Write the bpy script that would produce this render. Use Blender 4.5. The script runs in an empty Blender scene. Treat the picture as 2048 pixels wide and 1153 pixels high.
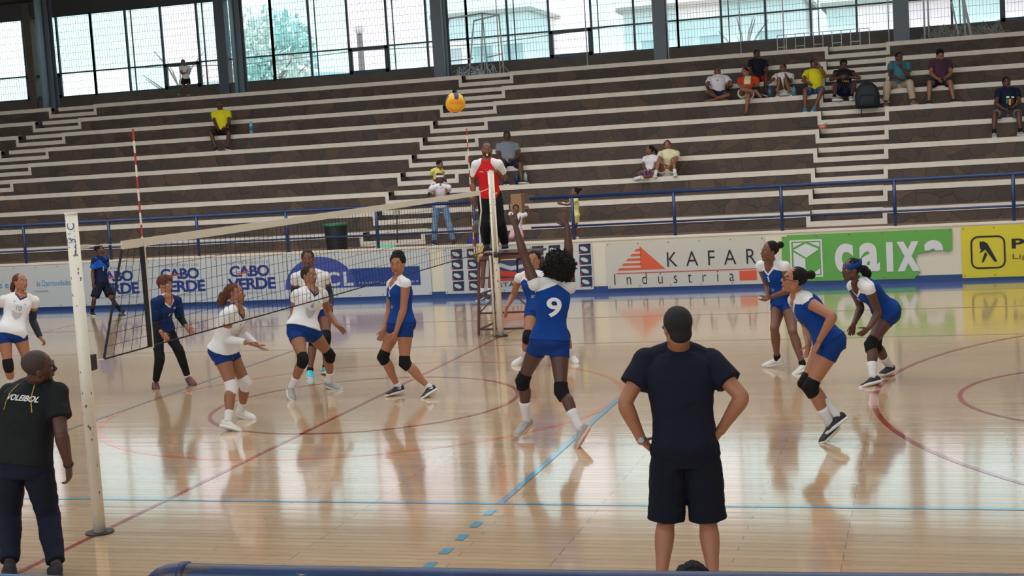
import bpy, bmesh, math, random
from mathutils import Vector as V, Matrix, noise
from mathutils.bvhtree import BVHTree
random.seed(7)
SC = bpy.context.scene
COL = SC.collection
PI = math.pi
# ---------------------------------------------------------------- camera, sky, lights, exposure
cam_d = bpy.data.cameras.new('camera'); cam = bpy.data.objects.new('camera', cam_d); COL.objects.link(cam)
cam_d.sensor_width = 36.0; cam_d.lens = 49.99; cam_d.clip_end = 600; cam_d.clip_start = 0.05
cam.matrix_world = Matrix(((0.958581, 0.032286, -(-0.282983), 6.310242), (0.278143, 0.107739, -(0.954478), -15.059771), (-0.061304, 0.993655, -(-0.094297), 2.760248), (0, 0, 0, 1)))
SC.camera = cam
SC.view_settings.view_transform = 'Standard'; SC.view_settings.look = 'None'
SC.view_settings.exposure = 0.0; SC.view_settings.gamma = 1.0; SC.view_settings.use_curve_mapping = False
w = bpy.data.worlds.new('sky'); SC.world = w; w.use_nodes = True
wn = w.node_tree; wn.nodes.clear()
wo = wn.nodes.new('ShaderNodeOutputWorld'); wb = wn.nodes.new('ShaderNodeBackground')
tc = wn.nodes.new('ShaderNodeTexCoord'); sx = wn.nodes.new('ShaderNodeSeparateXYZ'); cr = wn.nodes.new('ShaderNodeValToRGB')
nz = wn.nodes.new('ShaderNodeTexNoise'); nz.inputs['Scale'].default_value = 3.0; nz.inputs['Detail'].default_value = 4
mx = wn.nodes.new('ShaderNodeMixRGB'); mx.inputs[0].default_value = 0.12
wn.links.new(tc.outputs['Generated'], sx.inputs[0]); wn.links.new(sx.outputs['Z'], cr.inputs[0])
cr.color_ramp.elements[0].position = 0.0; cr.color_ramp.elements[0].color = (0.93, 0.98, 1.0, 1)
cr.color_ramp.elements[1].position = 0.6; cr.color_ramp.elements[1].color = (0.80, 0.92, 1.0, 1)
wn.links.new(tc.outputs['Generated'], nz.inputs['Vector'])
wn.links.new(cr.outputs[0], mx.inputs[1]); wn.links.new(nz.outputs['Fac'], mx.inputs[2])
wn.links.new(mx.outputs[0], wb.inputs[0]); wb.inputs[1].default_value = 2.7
wn.links.new(wb.outputs[0], wo.inputs[0])
def area(name, loc, rot, sx_, sy_, power, col):
    l = bpy.data.lights.new(name, 'AREA'); l.shape = 'RECTANGLE'; l.size = sx_; l.size_y = sy_; l.energy = power; l.color = col
    o = bpy.data.objects.new(name, l); o.location = loc; o.rotation_euler = rot; COL.objects.link(o); return o
# added fill lamps: long strips under the unseen roof that brighten the hall
ROOF_FILL = [(-13.0, 100), (-6.0, 240), (1.0, 370), (8.0, 460)]
for yy, p in ROOF_FILL:
    area('roof_fill_lamp', (-2, yy, 11.05 if yy < 2 else 10.15), (0, 0, 0), 30, 1.6, p * 3.1, (1.0, 0.985, 0.96))
# added fill lamp behind the camera for soft front light
area('rear_fill_lamp', (2, -20.5, 6.2), (math.radians(80), 0, 0), 30, 5, 560, (0.97, 0.985, 1.0))

# ---------------------------------------------------------------- materials
def lin(c):
    c = c / 255.0
    return c / 12.92 if c <= 0.04045 else ((c + 0.055) / 1.055) ** 2.4
def rgb(r, g, b): return (lin(r), lin(g), lin(b))
_M = {}
def mat(name, col, rough=0.6, var=0.0, vscale=8.0, bump=0.0, bscale=60.0, metal=0.0, spec=0.5, sheen=0.0):
    if name in _M: return _M[name]
    m = bpy.data.materials.new(name); m.use_nodes = True; nt = m.node_tree; b = nt.nodes['Principled BSDF']
    b.inputs['Base Color'].default_value = (*col, 1); b.inputs['Roughness'].default_value = rough
    b.inputs['Metallic'].default_value = metal; b.inputs['Specular IOR Level'].default_value = spec
    if sheen: b.inputs['Sheen Weight'].default_value = sheen
    tc = nt.nodes.new('ShaderNodeTexCoord')
    if var:
        n = nt.nodes.new('ShaderNodeTexNoise'); n.inputs['Scale'].default_value = vscale; n.inputs['Detail'].default_value = 5
        r = nt.nodes.new('ShaderNodeMapRange'); r.inputs['To Min'].default_value = 1 - var; r.inputs['To Max'].default_value = 1 + var
        h = nt.nodes.new('ShaderNodeMixRGB'); h.blend_type = 'MULTIPLY'; h.inputs[0].default_value = 1; h.inputs[1].default_value = (*col, 1)
        nt.links.new(tc.outputs['Object'], n.inputs['Vector']); nt.links.new(n.outputs['Fac'], r.inputs[0])
        nt.links.new(r.outputs[0], h.inputs[2]); nt.links.new(h.outputs[0], b.inputs['Base Color'])
    if bump:
        n2 = nt.nodes.new('ShaderNodeTexNoise'); n2.inputs['Scale'].default_value = bscale; n2.inputs['Detail'].default_value = 3
        bp = nt.nodes.new('ShaderNodeBump'); bp.inputs['Strength'].default_value = bump; bp.inputs['Distance'].default_value = 0.02
        nt.links.new(tc.outputs['Object'], n2.inputs['Vector']); nt.links.new(n2.outputs['Fac'], bp.inputs['Height']); nt.links.new(bp.outputs[0], b.inputs['Normal'])
    _M[name] = m; return m
def cloth(name, col, rough=0.85, bump=0.5): return mat(name, col, rough, 0.06, 5.0, bump, 9.0, spec=0.2)

def nodes_mat(name):
    m = bpy.data.materials.new(name); m.use_nodes = True; _M[name] = m
    return m, m.node_tree, m.node_tree.nodes['Principled BSDF']
def N(nt, t, **kw):
    n = nt.nodes.new(t)
    for k, v in kw.items():
        if k in n.inputs.keys(): n.inputs[k].default_value = v
        else: setattr(n, k, v)
    return n

def wood_floor(name, tint=None, mixf=0.0):
    """gym boards running along the hall; glossy varnish with a slight wave per board"""
    m, nt, b = nodes_mat(name)
    tc = N(nt, 'ShaderNodeTexCoord'); mp = N(nt, 'ShaderNodeMapping')
    L = nt.links.new
    L(tc.outputs['Object'], mp.inputs['Vector'])
    br = N(nt, 'ShaderNodeTexBrick', Scale=1.0)
    br.inputs['Color1'].default_value = (*rgb(206, 175, 138), 1); br.inputs['Color2'].default_value = (*rgb(192, 160, 124), 1)
    br.inputs['Mortar'].default_value = (*rgb(150, 118, 84), 1)
    br.inputs['Mortar Size'].default_value = 0.0035; br.inputs['Brick Width'].default_value = 1.9; br.inputs['Row Height'].default_value = 0.09
    br.inputs['Bias'].default_value = -0.1; br.offset = 0.37; br.offset_frequency = 3
    L(mp.outputs[0], br.inputs['Vector'])
    mp2 = N(nt, 'ShaderNodeMapping'); mp2.inputs['Scale'].default_value = (0.7, 9.0, 1); L(tc.outputs['Object'], mp2.inputs['Vector'])
    n1 = N(nt, 'ShaderNodeTexNoise', Scale=1.6, Detail=8.0); L(mp2.outputs[0], n1.inputs['Vector'])
    mr = N(nt, 'ShaderNodeMapRange'); mr.inputs['To Min'].default_value = 0.78; mr.inputs['To Max'].default_value = 1.2; L(n1.outputs['Fac'], mr.inputs[0])
    mu = N(nt, 'ShaderNodeMixRGB', blend_type='MULTIPLY'); mu.inputs[0].default_value = 1
    L(br.outputs['Color'], mu.inputs[1]); L(mr.outputs[0], mu.inputs[2])
    # scuffs
    n3 = N(nt, 'ShaderNodeTexNoise', Scale=2.2, Detail=9.0, Roughness=0.75); mp3 = N(nt, 'ShaderNodeMapping'); mp3.inputs['Rotation'].default_value = (0, 0, 0.9); mp3.inputs['Scale'].default_value = (0.8, 5, 1)
    L(tc.outputs['Object'], mp3.inputs['Vector']); L(mp3.outputs[0], n3.inputs['Vector'])
    r3 = N(nt, 'ShaderNodeValToRGB'); r3.color_ramp.elements[0].position = 0.66; r3.color_ramp.elements[0].color = (1, 1, 1, 1); r3.color_ramp.elements[1].position = 0.76; r3.color_ramp.elements[1].color = (0.45, 0.42, 0.4, 1)
    L(n3.outputs['Fac'], r3.inputs[0])
    m2 = N(nt, 'ShaderNodeMixRGB', blend_type='MULTIPLY'); m2.inputs[0].default_value = 0.8
    L(mu.outputs[0], m2.inputs[1]); L(r3.outputs[0], m2.inputs[2])
    out = m2.outputs[0]
    if tint:
        m3 = N(nt, 'ShaderNodeMixRGB'); m3.inputs[0].default_value = mixf; m3.inputs[2].default_value = (*tint, 1)
        L(out, m3.inputs[1]); out = m3.outputs[0]
    L(out, b.inputs['Base Color'])
    b.inputs['Roughness'].default_value = 0.20; b.inputs['IOR'].default_value = 1.5; b.inputs['Coat Weight'].default_value = 1.0; b.inputs['Coat Roughness'].default_value = 0.085; b.inputs['Coat IOR'].default_value = 1.6
    # per-board tilt + low ripple
    n4 = N(nt, 'ShaderNodeTexNoise', Scale=1.0, Detail=2.0); mp4 = N(nt, 'ShaderNodeMapping'); mp4.inputs['Scale'].default_value = (0.45, 6.0, 1)
    L(tc.outputs['Object'], mp4.inputs['Vector']); L(mp4.outputs[0], n4.inputs['Vector'])
    bp = N(nt, 'ShaderNodeBump', Strength=0.45, Distance=0.0022)
    L(n4.outputs['Fac'], bp.inputs['Height'])
    bp2 = N(nt, 'ShaderNodeBump', Strength=0.25, Distance=0.001); bp2.invert = True
    L(br.outputs['Fac'], bp2.inputs['Height']); L(bp.outputs[0], bp2.inputs['Normal']); L(bp2.outputs[0], b.inputs['Normal']); L(bp2.outputs[0], b.inputs['Coat Normal'])
    return m
M_FLOOR = wood_floor('varnished_floorboards')
M_RED = wood_floor('red_court_paint', rgb(158, 30, 40), 0.92)
M_BLUE = wood_floor('light_blue_court_paint', rgb(60, 160, 200), 0.9)
M_ORANGE = wood_floor('faded_orange_court_paint', rgb(222, 112, 50), 0.7)
M_BAND = wood_floor('blue_border_paint', rgb(42, 88, 160), 0.93)

def stone_mat():
    m, nt, b = nodes_mat('dark_rubble_masonry'); L = nt.links.new
    tc = N(nt, 'ShaderNodeTexCoord'); mp = N(nt, 'ShaderNodeMapping'); L(tc.outputs['Object'], mp.inputs['Vector'])
    nn = N(nt, 'ShaderNodeTexNoise', Scale=2.5, Detail=3.0); L(tc.outputs['Object'], nn.inputs['Vector'])
    ad = N(nt, 'ShaderNodeMixRGB'); ad.inputs[0].default_value = 0.12; L(mp.outputs[0], ad.inputs[1]); L(nn.outputs['Color'], ad.inputs[2])
    v1 = N(nt, 'ShaderNodeTexVoronoi', Scale=3.1); v2 = N(nt, 'ShaderNodeTexVoronoi', Scale=3.1); v2.feature = 'DISTANCE_TO_EDGE'
    L(ad.outputs[0], v1.inputs['Vector']); L(ad.outputs[0], v2.inputs['Vector'])
    sp = N(nt, 'ShaderNodeSeparateColor'); L(v1.outputs['Color'], sp.inputs[0])
    cr = N(nt, 'ShaderNodeValToRGB'); e = cr.color_ramp.elements
    e[0].position = 0; e[0].color = (*rgb(72, 62, 56), 1); e[1].position = 1; e[1].color = (*rgb(94, 77, 64), 1)
    for p, c in ((0.3, rgb(82, 71, 62)), (0.55, rgb(72, 66, 63)), (0.78, rgb(88, 75, 66))):
        x = cr.color_ramp.elements.new(p); x.color = (*c, 1)
    L(sp.outputs[0], cr.inputs[0])
    n2 = N(nt, 'ShaderNodeTexNoise', Scale=14.0, Detail=6.0); L(tc.outputs['Object'], n2.inputs['Vector'])
    mr = N(nt, 'ShaderNodeMapRange'); mr.inputs['To Min'].default_value = 0.75; mr.inputs['To Max'].default_value = 1.25; L(n2.outputs['Fac'], mr.inputs[0])
    mu = N(nt, 'ShaderNodeMixRGB', blend_type='MULTIPLY'); mu.inputs[0].default_value = 1; L(cr.outputs[0], mu.inputs[1]); L(mr.outputs[0], mu.inputs[2])
    ed = N(nt, 'ShaderNodeMapRange'); ed.inputs['From Min'].default_value = 0.0; ed.inputs['From Max'].default_value = 0.035; ed.inputs['To Min'].default_value = 0.75; ed.inputs['To Max'].default_value = 1.0
    L(v2.outputs['Distance'], ed.inputs[0])
    m2 = N(nt, 'ShaderNodeMixRGB', blend_type='MULTIPLY'); m2.inputs[0].default_value = 1; L(mu.outputs[0], m2.inputs[1]); L(ed.outputs[0], m2.inputs[2])
    L(m2.outputs[0], b.inputs['Base Color']); b.inputs['Roughness'].default_value = 0.9
    bp = N(nt, 'ShaderNodeBump', Strength=0.7, Distance=0.03); L(ed.outputs[0], bp.inputs['Height']); L(bp.outputs[0], b.inputs['Normal'])
    return m
M_STONE = stone_mat()
M_TREAD = mat('worn_concrete_tread', rgb(112, 98, 88), 0.9, 0.25, 3.0, 0.3, 30)
M_NOSE = mat('weathered_white_edge_paint', rgb(216, 208, 196), 0.8, 0.14, 6.0, 0.2, 40)
M_WALK = mat('reddish_walkway_concrete', rgb(112, 88, 78), 0.9, 0.2, 2.0)
M_CREAM = mat('cream_wall_paint', rgb(212, 202, 178), 0.7, 0.07, 2.5, 0.1, 20)
M_BLUEP = mat('blue_gloss_paint', rgb(18, 46, 92), 0.35, 0.15, 10)
M_SKIRT = mat('dark_blue_skirting_paint', rgb(20, 56, 108), 0.4, 0.1, 4)
M_STEEL = mat('grey_blue_column_paint', rgb(88, 100, 112), 0.5, 0.12, 3)
M_TEAL = mat('pale_blue_pipe_paint', rgb(128, 158, 170), 0.45, 0.08, 4)
M_FRAME = mat('dark_teal_window_frame', rgb(52, 74, 84), 0.5, 0.1, 5)
M_WIRE = mat('grey_safety_wire', rgb(150, 165, 170), 0.6)
M_CEIL = mat('dark_corrugated_roof', rgb(92, 84, 70), 0.8, 0.15, 2)
M_WHITE = mat('matt_white_paint', rgb(222, 220, 210), 0.6, 0.05, 6)
M_LOWALL = mat('grey_brown_parapet', rgb(96, 90, 84), 0.9, 0.25, 3, 0.3, 12)
def glass_mat(name, col, refl=0.06):
    m = bpy.data.materials.new(name); m.use_nodes = True; nt = m.node_tree; nt.nodes.clear()
    o = nt.nodes.new('ShaderNodeOutputMaterial'); t = nt.nodes.new('ShaderNodeBsdfTransparent'); g = nt.nodes.new('ShaderNodeBsdfGlossy'); x = nt.nodes.new('ShaderNodeMixShader')
    t.inputs[0].default_value = (*col, 1); g.inputs['Roughness'].default_value = 0.05; x.inputs[0].default_value = refl
    nt.links.new(t.outputs[0], x.inputs[1]); nt.links.new(g.outputs[0], x.inputs[2]); nt.links.new(x.outputs[0], o.inputs[0]); return m
M_GL = [glass_mat('cyan_tinted_glass', (0.70, 0.815, 0.82)), glass_mat('faint_pink_glass', (0.82, 0.79, 0.815)), glass_mat('pale_green_glass', (0.72, 0.81, 0.81)), glass_mat('clear_bright_glass', (0.87, 0.87, 0.87))]

# ---------------------------------------------------------------- mesh helpers
class MB:
    def __init__(s): s.v = []; s.f = []; s.m = []; s.cur = 0
    def add(s, vs, fs):
        o = len(s.v); s.v += [tuple(a) for a in vs]; s.f += [tuple(i + o for i in f) for f in fs]; s.m += [s.cur] * len(fs); return s
    def box(s, c, d, rot=None):
        vs = [V((x * d[0] / 2, y * d[1] / 2, z * d[2] / 2)) for z in (-1, 1) for y in (-1, 1) for x in (-1, 1)]
        if rot is not None: vs = [rot @ q for q in vs]
        c = V(c); return s.add([q + c for q in vs], [(0, 2, 3, 1), (4, 5, 7, 6), (0, 1, 5, 4), (2, 6, 7, 3), (0, 4, 6, 2), (1, 3, 7, 5)])
    def b2(s, lo, hi): return s.box([(a + b) / 2 for a, b in zip(lo, hi)], [b - a for a, b in zip(lo, hi)])
    def bar(s, a, b, wx, wy=None, up=(0, 0, 1)):
        a, b = V(a), V(b); z = (b - a); l = z.length; z.normalize(); u = V(up)
        if abs(z.dot(u)) > 0.98: u = V((0, 1, 0))
        x = u.cross(z).normalized(); y = z.cross(x)
        return s.box((a + b) / 2, (wx, wy or wx, l), Matrix((x, y, z)).transposed())
    def rings(s, rs, cap=True):
        """rs: list of lists of points (same count)"""
        n = len(rs[0]); vs = [p for r in rs for p in r]; fs = []
        for i in range(len(rs) - 1):
            for j in range(n):
                k = (j + 1) % n; fs.append((i * n + j, i * n + k, (i + 1) * n + k, (i + 1) * n + j))
        if cap: fs.append(tuple(range(n - 1, -1, -1))); fs.append(tuple((len(rs) - 1) * n + j for j in range(n)))
        return s.add(vs, fs)
    def tube(s, pts, r, n=10, cap=True):
        pts = [V(p) for p in pts]; rr = r if isinstance(r, (list, tuple)) else [r] * len(pts); rs = []; px = None
        for i, p in enumerate(pts):
            t = (pts[min(i + 1, len(pts) - 1)] - pts[max(i - 1, 0)]).normalized()
            if px is None:
                a = V((0, 0, 1)) if abs(t.z) < 0.9 else V((1, 0, 0)); px = a.cross(t).normalized()
            else: px = (px - t * px.dot(t)).normalized()
            py = t.cross(px); rs.append([p + (px * math.cos(2 * PI * k / n) + py * math.sin(2 * PI * k / n)) * rr[i] for k in range(n)])
        return s.rings(rs, cap)
    def cyl(s, a, b, r, r2=None, n=16): return s.tube([a, b], [r, r if r2 is None else r2], n)
    def ell(s, c, ax, ay, az, n=14, m=9):
        """ellipsoid with three half-axis vectors"""
        c = V(c); vs = [c + az]; fs = []
        for i in range(1, m):
            th = PI * i / m
            for j in range(n):
                ph = 2 * PI * j / n; vs.append(c + az * math.cos(th) + (ax * math.cos(ph) + ay * math.sin(ph)) * math.sin(th))
        vs.append(c - az); last = len(vs) - 1
        for j in range(n):
            k = (j + 1) % n; fs.append((0, 1 + j, 1 + k)); fs.append((last, 1 + (m - 2) * n + k, 1 + (m - 2) * n + j))
        for i in range(m - 2):
            for j in range(n):
                k = (j + 1) % n; fs.append((1 + i * n + j, 1 + (i + 1) * n + j, 1 + (i + 1) * n + k, 1 + i * n + k))
        return s.add(vs, fs)
    def sph(s, c, r, n=14, m=9): return s.ell(c, V((r, 0, 0)), V((0, r, 0)), V((0, 0, r)), n, m)
    def prism(s, poly, a, b, axis='y'):
        """poly of (u,v) in the x-z plane extruded from y=a to y=b (axis y), or x-y plane z a..b (axis z)"""
        f = (lambda u, v, w: (u, w, v)) if axis == 'y' else ((lambda u, v, w: (u, v, w)) if axis == 'z' else (lambda u, v, w: (w, u, v)))
        n = len(poly); vs = [f(u, v, a) for u, v in poly] + [f(u, v, b) for u, v in poly]
        fs = [tuple(range(n)), tuple(range(2 * n - 1, n - 1, -1))] + [(i, i + n, (i + 1) % n + n, (i + 1) % n) for i in range(n)]
        return s.add(vs, fs)
    def mesh(s, name, mats, smooth=False, origin=(0, 0, 0)):
        me = bpy.data.meshes.new(name); o = V(origin)
        me.from_pydata([tuple(V(a) - o) for a in s.v], [], s.f)
        for m in (mats if isinstance(mats, (list, tuple)) else [mats]): me.materials.append(m)
        if any(s.m): me.polygons.foreach_set('material_index', s.m)
        bm = bmesh.new(); bm.from_mesh(me); bmesh.ops.recalc_face_normals(bm, faces=bm.faces); bm.to_mesh(me); bm.free()
        if smooth: me.polygons.foreach_set('use_smooth', [True] * len(me.polygons))
        me.update(); return me
    def build(s, name, mats, parent=None, smooth=False, loc=None, **tags):
        """links ONE object; with a parent its vertices are given in world coordinates and moved into the parent's frame (parents are unrotated)"""
        o0 = V(loc) if loc is not None else (wloc(parent) if parent else V((0, 0, 0)))
        o = bpy.data.objects.new(name, s.mesh(name, mats, smooth, o0)); COL.objects.link(o)
        if parent: o.parent = parent; o.location = o0 - wloc(parent)
        else: o.location = o0
        tag(o, **tags); return o
def wloc(o):
    l = V(o.location)
    while o.parent: o = o.parent; l += V(o.location)
    return l
def tag(o, label=None, cat=None, group=None, kind=None):
    if label: o['label'] = label
    if cat: o['category'] = cat
    if group: o['group'] = group
    if kind: o['kind'] = kind
    return o
def empty(name, loc, label=None, cat=None, group=None, kind=None):
    o = bpy.data.objects.new(name, None); o.location = loc; o.empty_display_size = 0.2; COL.objects.link(o); return tag(o, label, cat, group, kind)
def struct(name, mb, m, parent=None, smooth=False): return mb.build(name, m, parent, smooth, kind=None if parent else 'structure')
def bevel(o, w_, seg=2):
    md = o.modifiers.new('edge', 'BEVEL'); md.width = w_; md.segments = seg; md.limit_method = 'ANGLE'; return o
def linked_copy(o, dx, label=None, group=None, parent=None):
    c = o.copy(); COL.objects.link(c)
    if parent is None: c.location = V(o.location) + V(dx)
    else: c.parent = parent
    if label: c['label'] = label
    if group: c['group'] = group
    for ch in list(o.children): linked_copy(ch, dx, parent=c)
    return c
def text_mesh(txt, size, bold=0.0, space=1.0, sx_=1.0, align='LEFT', shear=0.0, res=8):
    cu = bpy.data.curves.new('t', 'FONT'); cu.body = txt; cu.size = 1.0; cu.offset = bold; cu.space_character = space; cu.align_x = align
    cu.shear = shear; cu.resolution_u = res; cu.extrude = 0.0
    o = bpy.data.objects.new('t', cu); COL.objects.link(o)
    bpy.context.view_layer.update()
    me = bpy.data.meshes.new_from_object(o.evaluated_get(bpy.context.evaluated_depsgraph_get()))
    bpy.data.objects.remove(o); bpy.data.curves.remove(cu)
    for v in me.vertices: v.co.x *= sx_ * size; v.co.y *= size
    return me
def fit_text(name, txt, x0, x1, z0, z1, y, m, parent, bold=0.0, space=1.0, cut=None, slope=0.0):
    """flat lettering on a wall facing -Y, stretched to fill x0..x1, z0..z1"""
    me = text_mesh(txt, 1.0, bold, space)
    xs = [v.co.x for v in me.vertices]; ys = [v.co.y for v in me.vertices]; a, b, c, d = min(xs), max(xs), min(ys), max(ys)
    base = wloc(parent)
    for v in me.vertices:
        x = x0 + (v.co.x - a) / (b - a) * (x1 - x0); z = z0 + (v.co.y - c) / (d - c) * (z1 - z0)
        v.co = V((x, y, z + slope * (x - x0))) - base
    if cut:
        bm = bmesh.new(); bm.from_mesh(me)
        bmesh.ops.bisect_plane(bm, geom=bm.verts[:] + bm.edges[:] + bm.faces[:], plane_co=V(cut) - base, plane_no=(0, 0, -1), clear_outer=True); bm.to_mesh(me); bm.free()
    me.materials.clear(); me.materials.append(m)
    if space >= 1.5:      # widely spaced lettering: every character is an object of its own
        bm = bmesh.new(); bm.from_mesh(me); bm.verts.ensure_lookup_table(); seen = set(); isl = []
        for v in bm.verts:
            if v.index in seen: continue
            st = [v]; seen.add(v.index); g = []
            while st:
                q = st.pop(); g.append(q.index)
                for e in q.link_edges:
                    o_ = e.other_vert(q)
                    if o_.index not in seen: seen.add(o_.index); st.append(o_)
            xs = [bm.verts[i].co.x for i in g]; isl.append([min(xs), max(xs), set(g)])
        isl.sort(key=lambda t: t[0]); grp = []
        for t in isl:
            if grp and t[0] <= grp[-1][1] + 1e-4: grp[-1][1] = max(grp[-1][1], t[1]); grp[-1][2] |= t[2]
            else: grp.append(t)
        for t in grp:
            ids = sorted(t[2]); mp_ = {k: n for n, k in enumerate(ids)}; m2 = bpy.data.meshes.new('letter')
            m2.from_pydata([tuple(bm.verts[i].co) for i in ids], [], [[mp_[v.index] for v in f.verts] for f in bm.faces if f.verts[0].index in t[2]]); m2.materials.append(m)
            o = bpy.data.objects.new('letter', m2); COL.objects.link(o); o.parent = parent
        bm.free(); bpy.data.meshes.remove(me); return None
    o = bpy.data.objects.new(name, me); COL.objects.link(o); o.parent = parent
    return o
# ================================================================ THE HALL
XL, XR = -27.0, 16.0
floor = MB().b2((XL, -22, -0.2), (XR, 11.5, 0.0)).build('floor', M_FLOOR, kind='structure')
def strip(name, pts, wd, m, closed=False, z=0.0015):
    """painted line of the given width along pts (x,y)"""
    mb = MB(); n = len(pts); L = []; R = []
    for i, p in enumerate(pts):
        a = pts[(i - 1) % n] if (closed or i > 0) else p; b = pts[(i + 1) % n] if (closed or i < n - 1) else p
        t = V((b[0] - a[0], b[1] - a[1], 0)).normalized(); q = V((-t.y, t.x, 0)) * wd / 2
        L.append(V((p[0], p[1], z)) + q); R.append(V((p[0], p[1], z)) - q)
    k = n if closed else n - 1
    mb.add(L + R, [(i, (i + 1) % n, (i + 1) % n + n, i + n) for i in range(k)])
    return mb.build(name, m, floor)
def arc(cx, cy, r, a0, a1, n=72): return [(cx + r * math.cos(a0 + (a1 - a0) * i / n), cy + r * math.sin(a0 + (a1 - a0) * i / n)) for i in range(n + 1)]
strip('blue_border', [(XL, 10.6), (XR, 10.6)], 1.46, M_BAND, z=0.0012)
strip('red_centre_line', [(0, -7.5), (0, 7.5)], 0.05, M_RED, z=0.002)
strip('red_centre_circle', arc(0, 0, 1.765, 0, 2 * PI)[:-1], 0.05, M_RED, True, z=0.002)
strip('red_free_throw_circle', arc(8.35, 0, 1.8, 0, 2 * PI)[:-1], 0.05, M_RED, True, z=0.002)
strip('red_three_point_arc', arc(11.95, 0, 6.25, PI / 2, 3 * PI / 2), 0.055, M_RED, z=0.002)
strip('red_sideline', [(-14, 7.5), (14, 7.5)], 0.05, mat('red_faint', rgb(170, 130, 100), 0.3), z=0.002)
strip('red_sideline', [(-14, -7.5), (14, -7.5)], 0.05, M_RED, z=0.002)
strip('orange_circle', arc(0, 0, 2.97, 0, 2 * PI)[:-1], 0.07, M_ORANGE, True, z=0.0012)
strip('blue_sideline', [(-9, -4.5), (9, -4.5)], 0.05, M_BLUE, z=0.003)
strip('blue_sideline', [(-9, 4.5), (9, 4.5)], 0.05, wood_floor('faded_blue_paint', rgb(110, 150, 170), 0.35), z=0.003)
strip('blue_attack_line', [(2.97, -4.5), (2.97, 4.5)], 0.06, M_BLUE, z=0.0035)
strip('blue_attack_line', [(-2.97, -4.5), (-2.97, 4.5)], 0.06, wood_floor('dull_blue_paint', rgb(90, 140, 170), 0.6), z=0.0035)
strip('white_end_line', [(-9.5, -4.5), (-9.5, 9.8)], 0.06, wood_floor('faint_white_paint', rgb(230, 225, 220), 0.6), z=0.003)
for i in range(5):
    y = -4.775 - 0.35 * i
    strip('blue_dash', [(2.97, y + 0.075), (2.97, y - 0.075)], 0.07, M_BLUE, z=0.003)

# low front wall carrying the banners, with skirting, coping and walkway behind
wall = MB().b2((XL, 11.33, 0), (XR, 11.53, 1.0)).build('wall_front', M_CREAM, kind='structure')
MB().b2((XL, 11.317, 1.0), (XR, 11.55, 1.035)).build('coping', mat('pale_wall_coping', rgb(214, 206, 188), 0.7, 0.06, 5), wall)
MB().b2((XL, 11.318, 0.0), (XR, 11.33, 0.13)).build('skirting_board', M_SKIRT, wall)
MB().b2((XL, 11.53, 0.0), (XR, 13.5, 0.95)).build('floor_walkway', M_WALK, kind='structure')

# terraces
Y0, TR, Z0, RI = 13.5, 0.841, 1.242, 0.404
NT = 10
AISLES = [(-5.53 + 0.10, -4.10), (4.06, 5.44), (-17.95, -16.55)]
REC = 0.36
def profile(aisle):
    p = [(Y0, 0.6)]
    for k in range(NT):
        yf, zt = Y0 + k * TR, Z0 + k * RI
        if aisle: p += [(yf, zt - RI / 2), (yf + REC, zt - RI / 2), (yf + REC, zt)]
        else: p.append((yf, zt))
        p.append((Y0 + (k + 1) * TR if k < NT - 1 else 24.3, zt))
    return p + [(24.3, 0.6)]
mb = MB(); xs_ = [XL] + sorted(v for ab in AISLES for v in ab) + [XR]
for si in range(len(xs_) - 1):
    prof = profile(si % 2 == 1); n = len(prof); x0, x1 = xs_[si], xs_[si + 1]
    vs = [(x0, y, z) for y, z in prof] + [(x1, y, z) for y, z in prof]
    for i in range(n):
        j = (i + 1) % n
        mb.cur = 1 if abs(prof[i][1] - prof[j][1]) < 1e-6 and prof[i][1] > 0.7 else 0
        mb.add([vs[i], vs[j], vs[j + n], vs[i + n]], [(0, 1, 2, 3)])
    mb.cur = 0; mb.add(vs[:n], [tuple(range(n))]); mb.add(vs[n:], [tuple(range(n - 1, -1, -1))])
terr = mb.build('terrace_slab', [M_STONE, M_TREAD], kind='structure')
nose = MB(); NH = 0.093; NP = 0.012; VW = 0.085
def nosebox(x0, x1, yf, ztop, depth=0.14): nose.b2((x0, yf - NP, ztop - NH), (x1, yf + depth, ztop + 0.012))
for k in range(NT):
    yf, zt = Y0 + k * TR, Z0 + k * RI; zb = zt - RI / 2
    for si in range(len(xs_) - 1):
        x0, x1 = xs_[si], xs_[si + 1]
        if si % 2 == 0: nosebox(x0, x1, yf, zt)
        else:
            nosebox(x0, x1, yf + REC, zt); nosebox(x0 - VW, x1 + VW, yf - 0.001, zb)
            for p in (x0 - VW, x1): nose.b2((p, yf - NP - 0.002, zb), (p + VW, yf - NP + 0.006, zt + 0.006))
nose.build('white_nosing', M_NOSE, terr)
# a light stain of reddish dust on the lowest riser comes from the masonry itself

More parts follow.
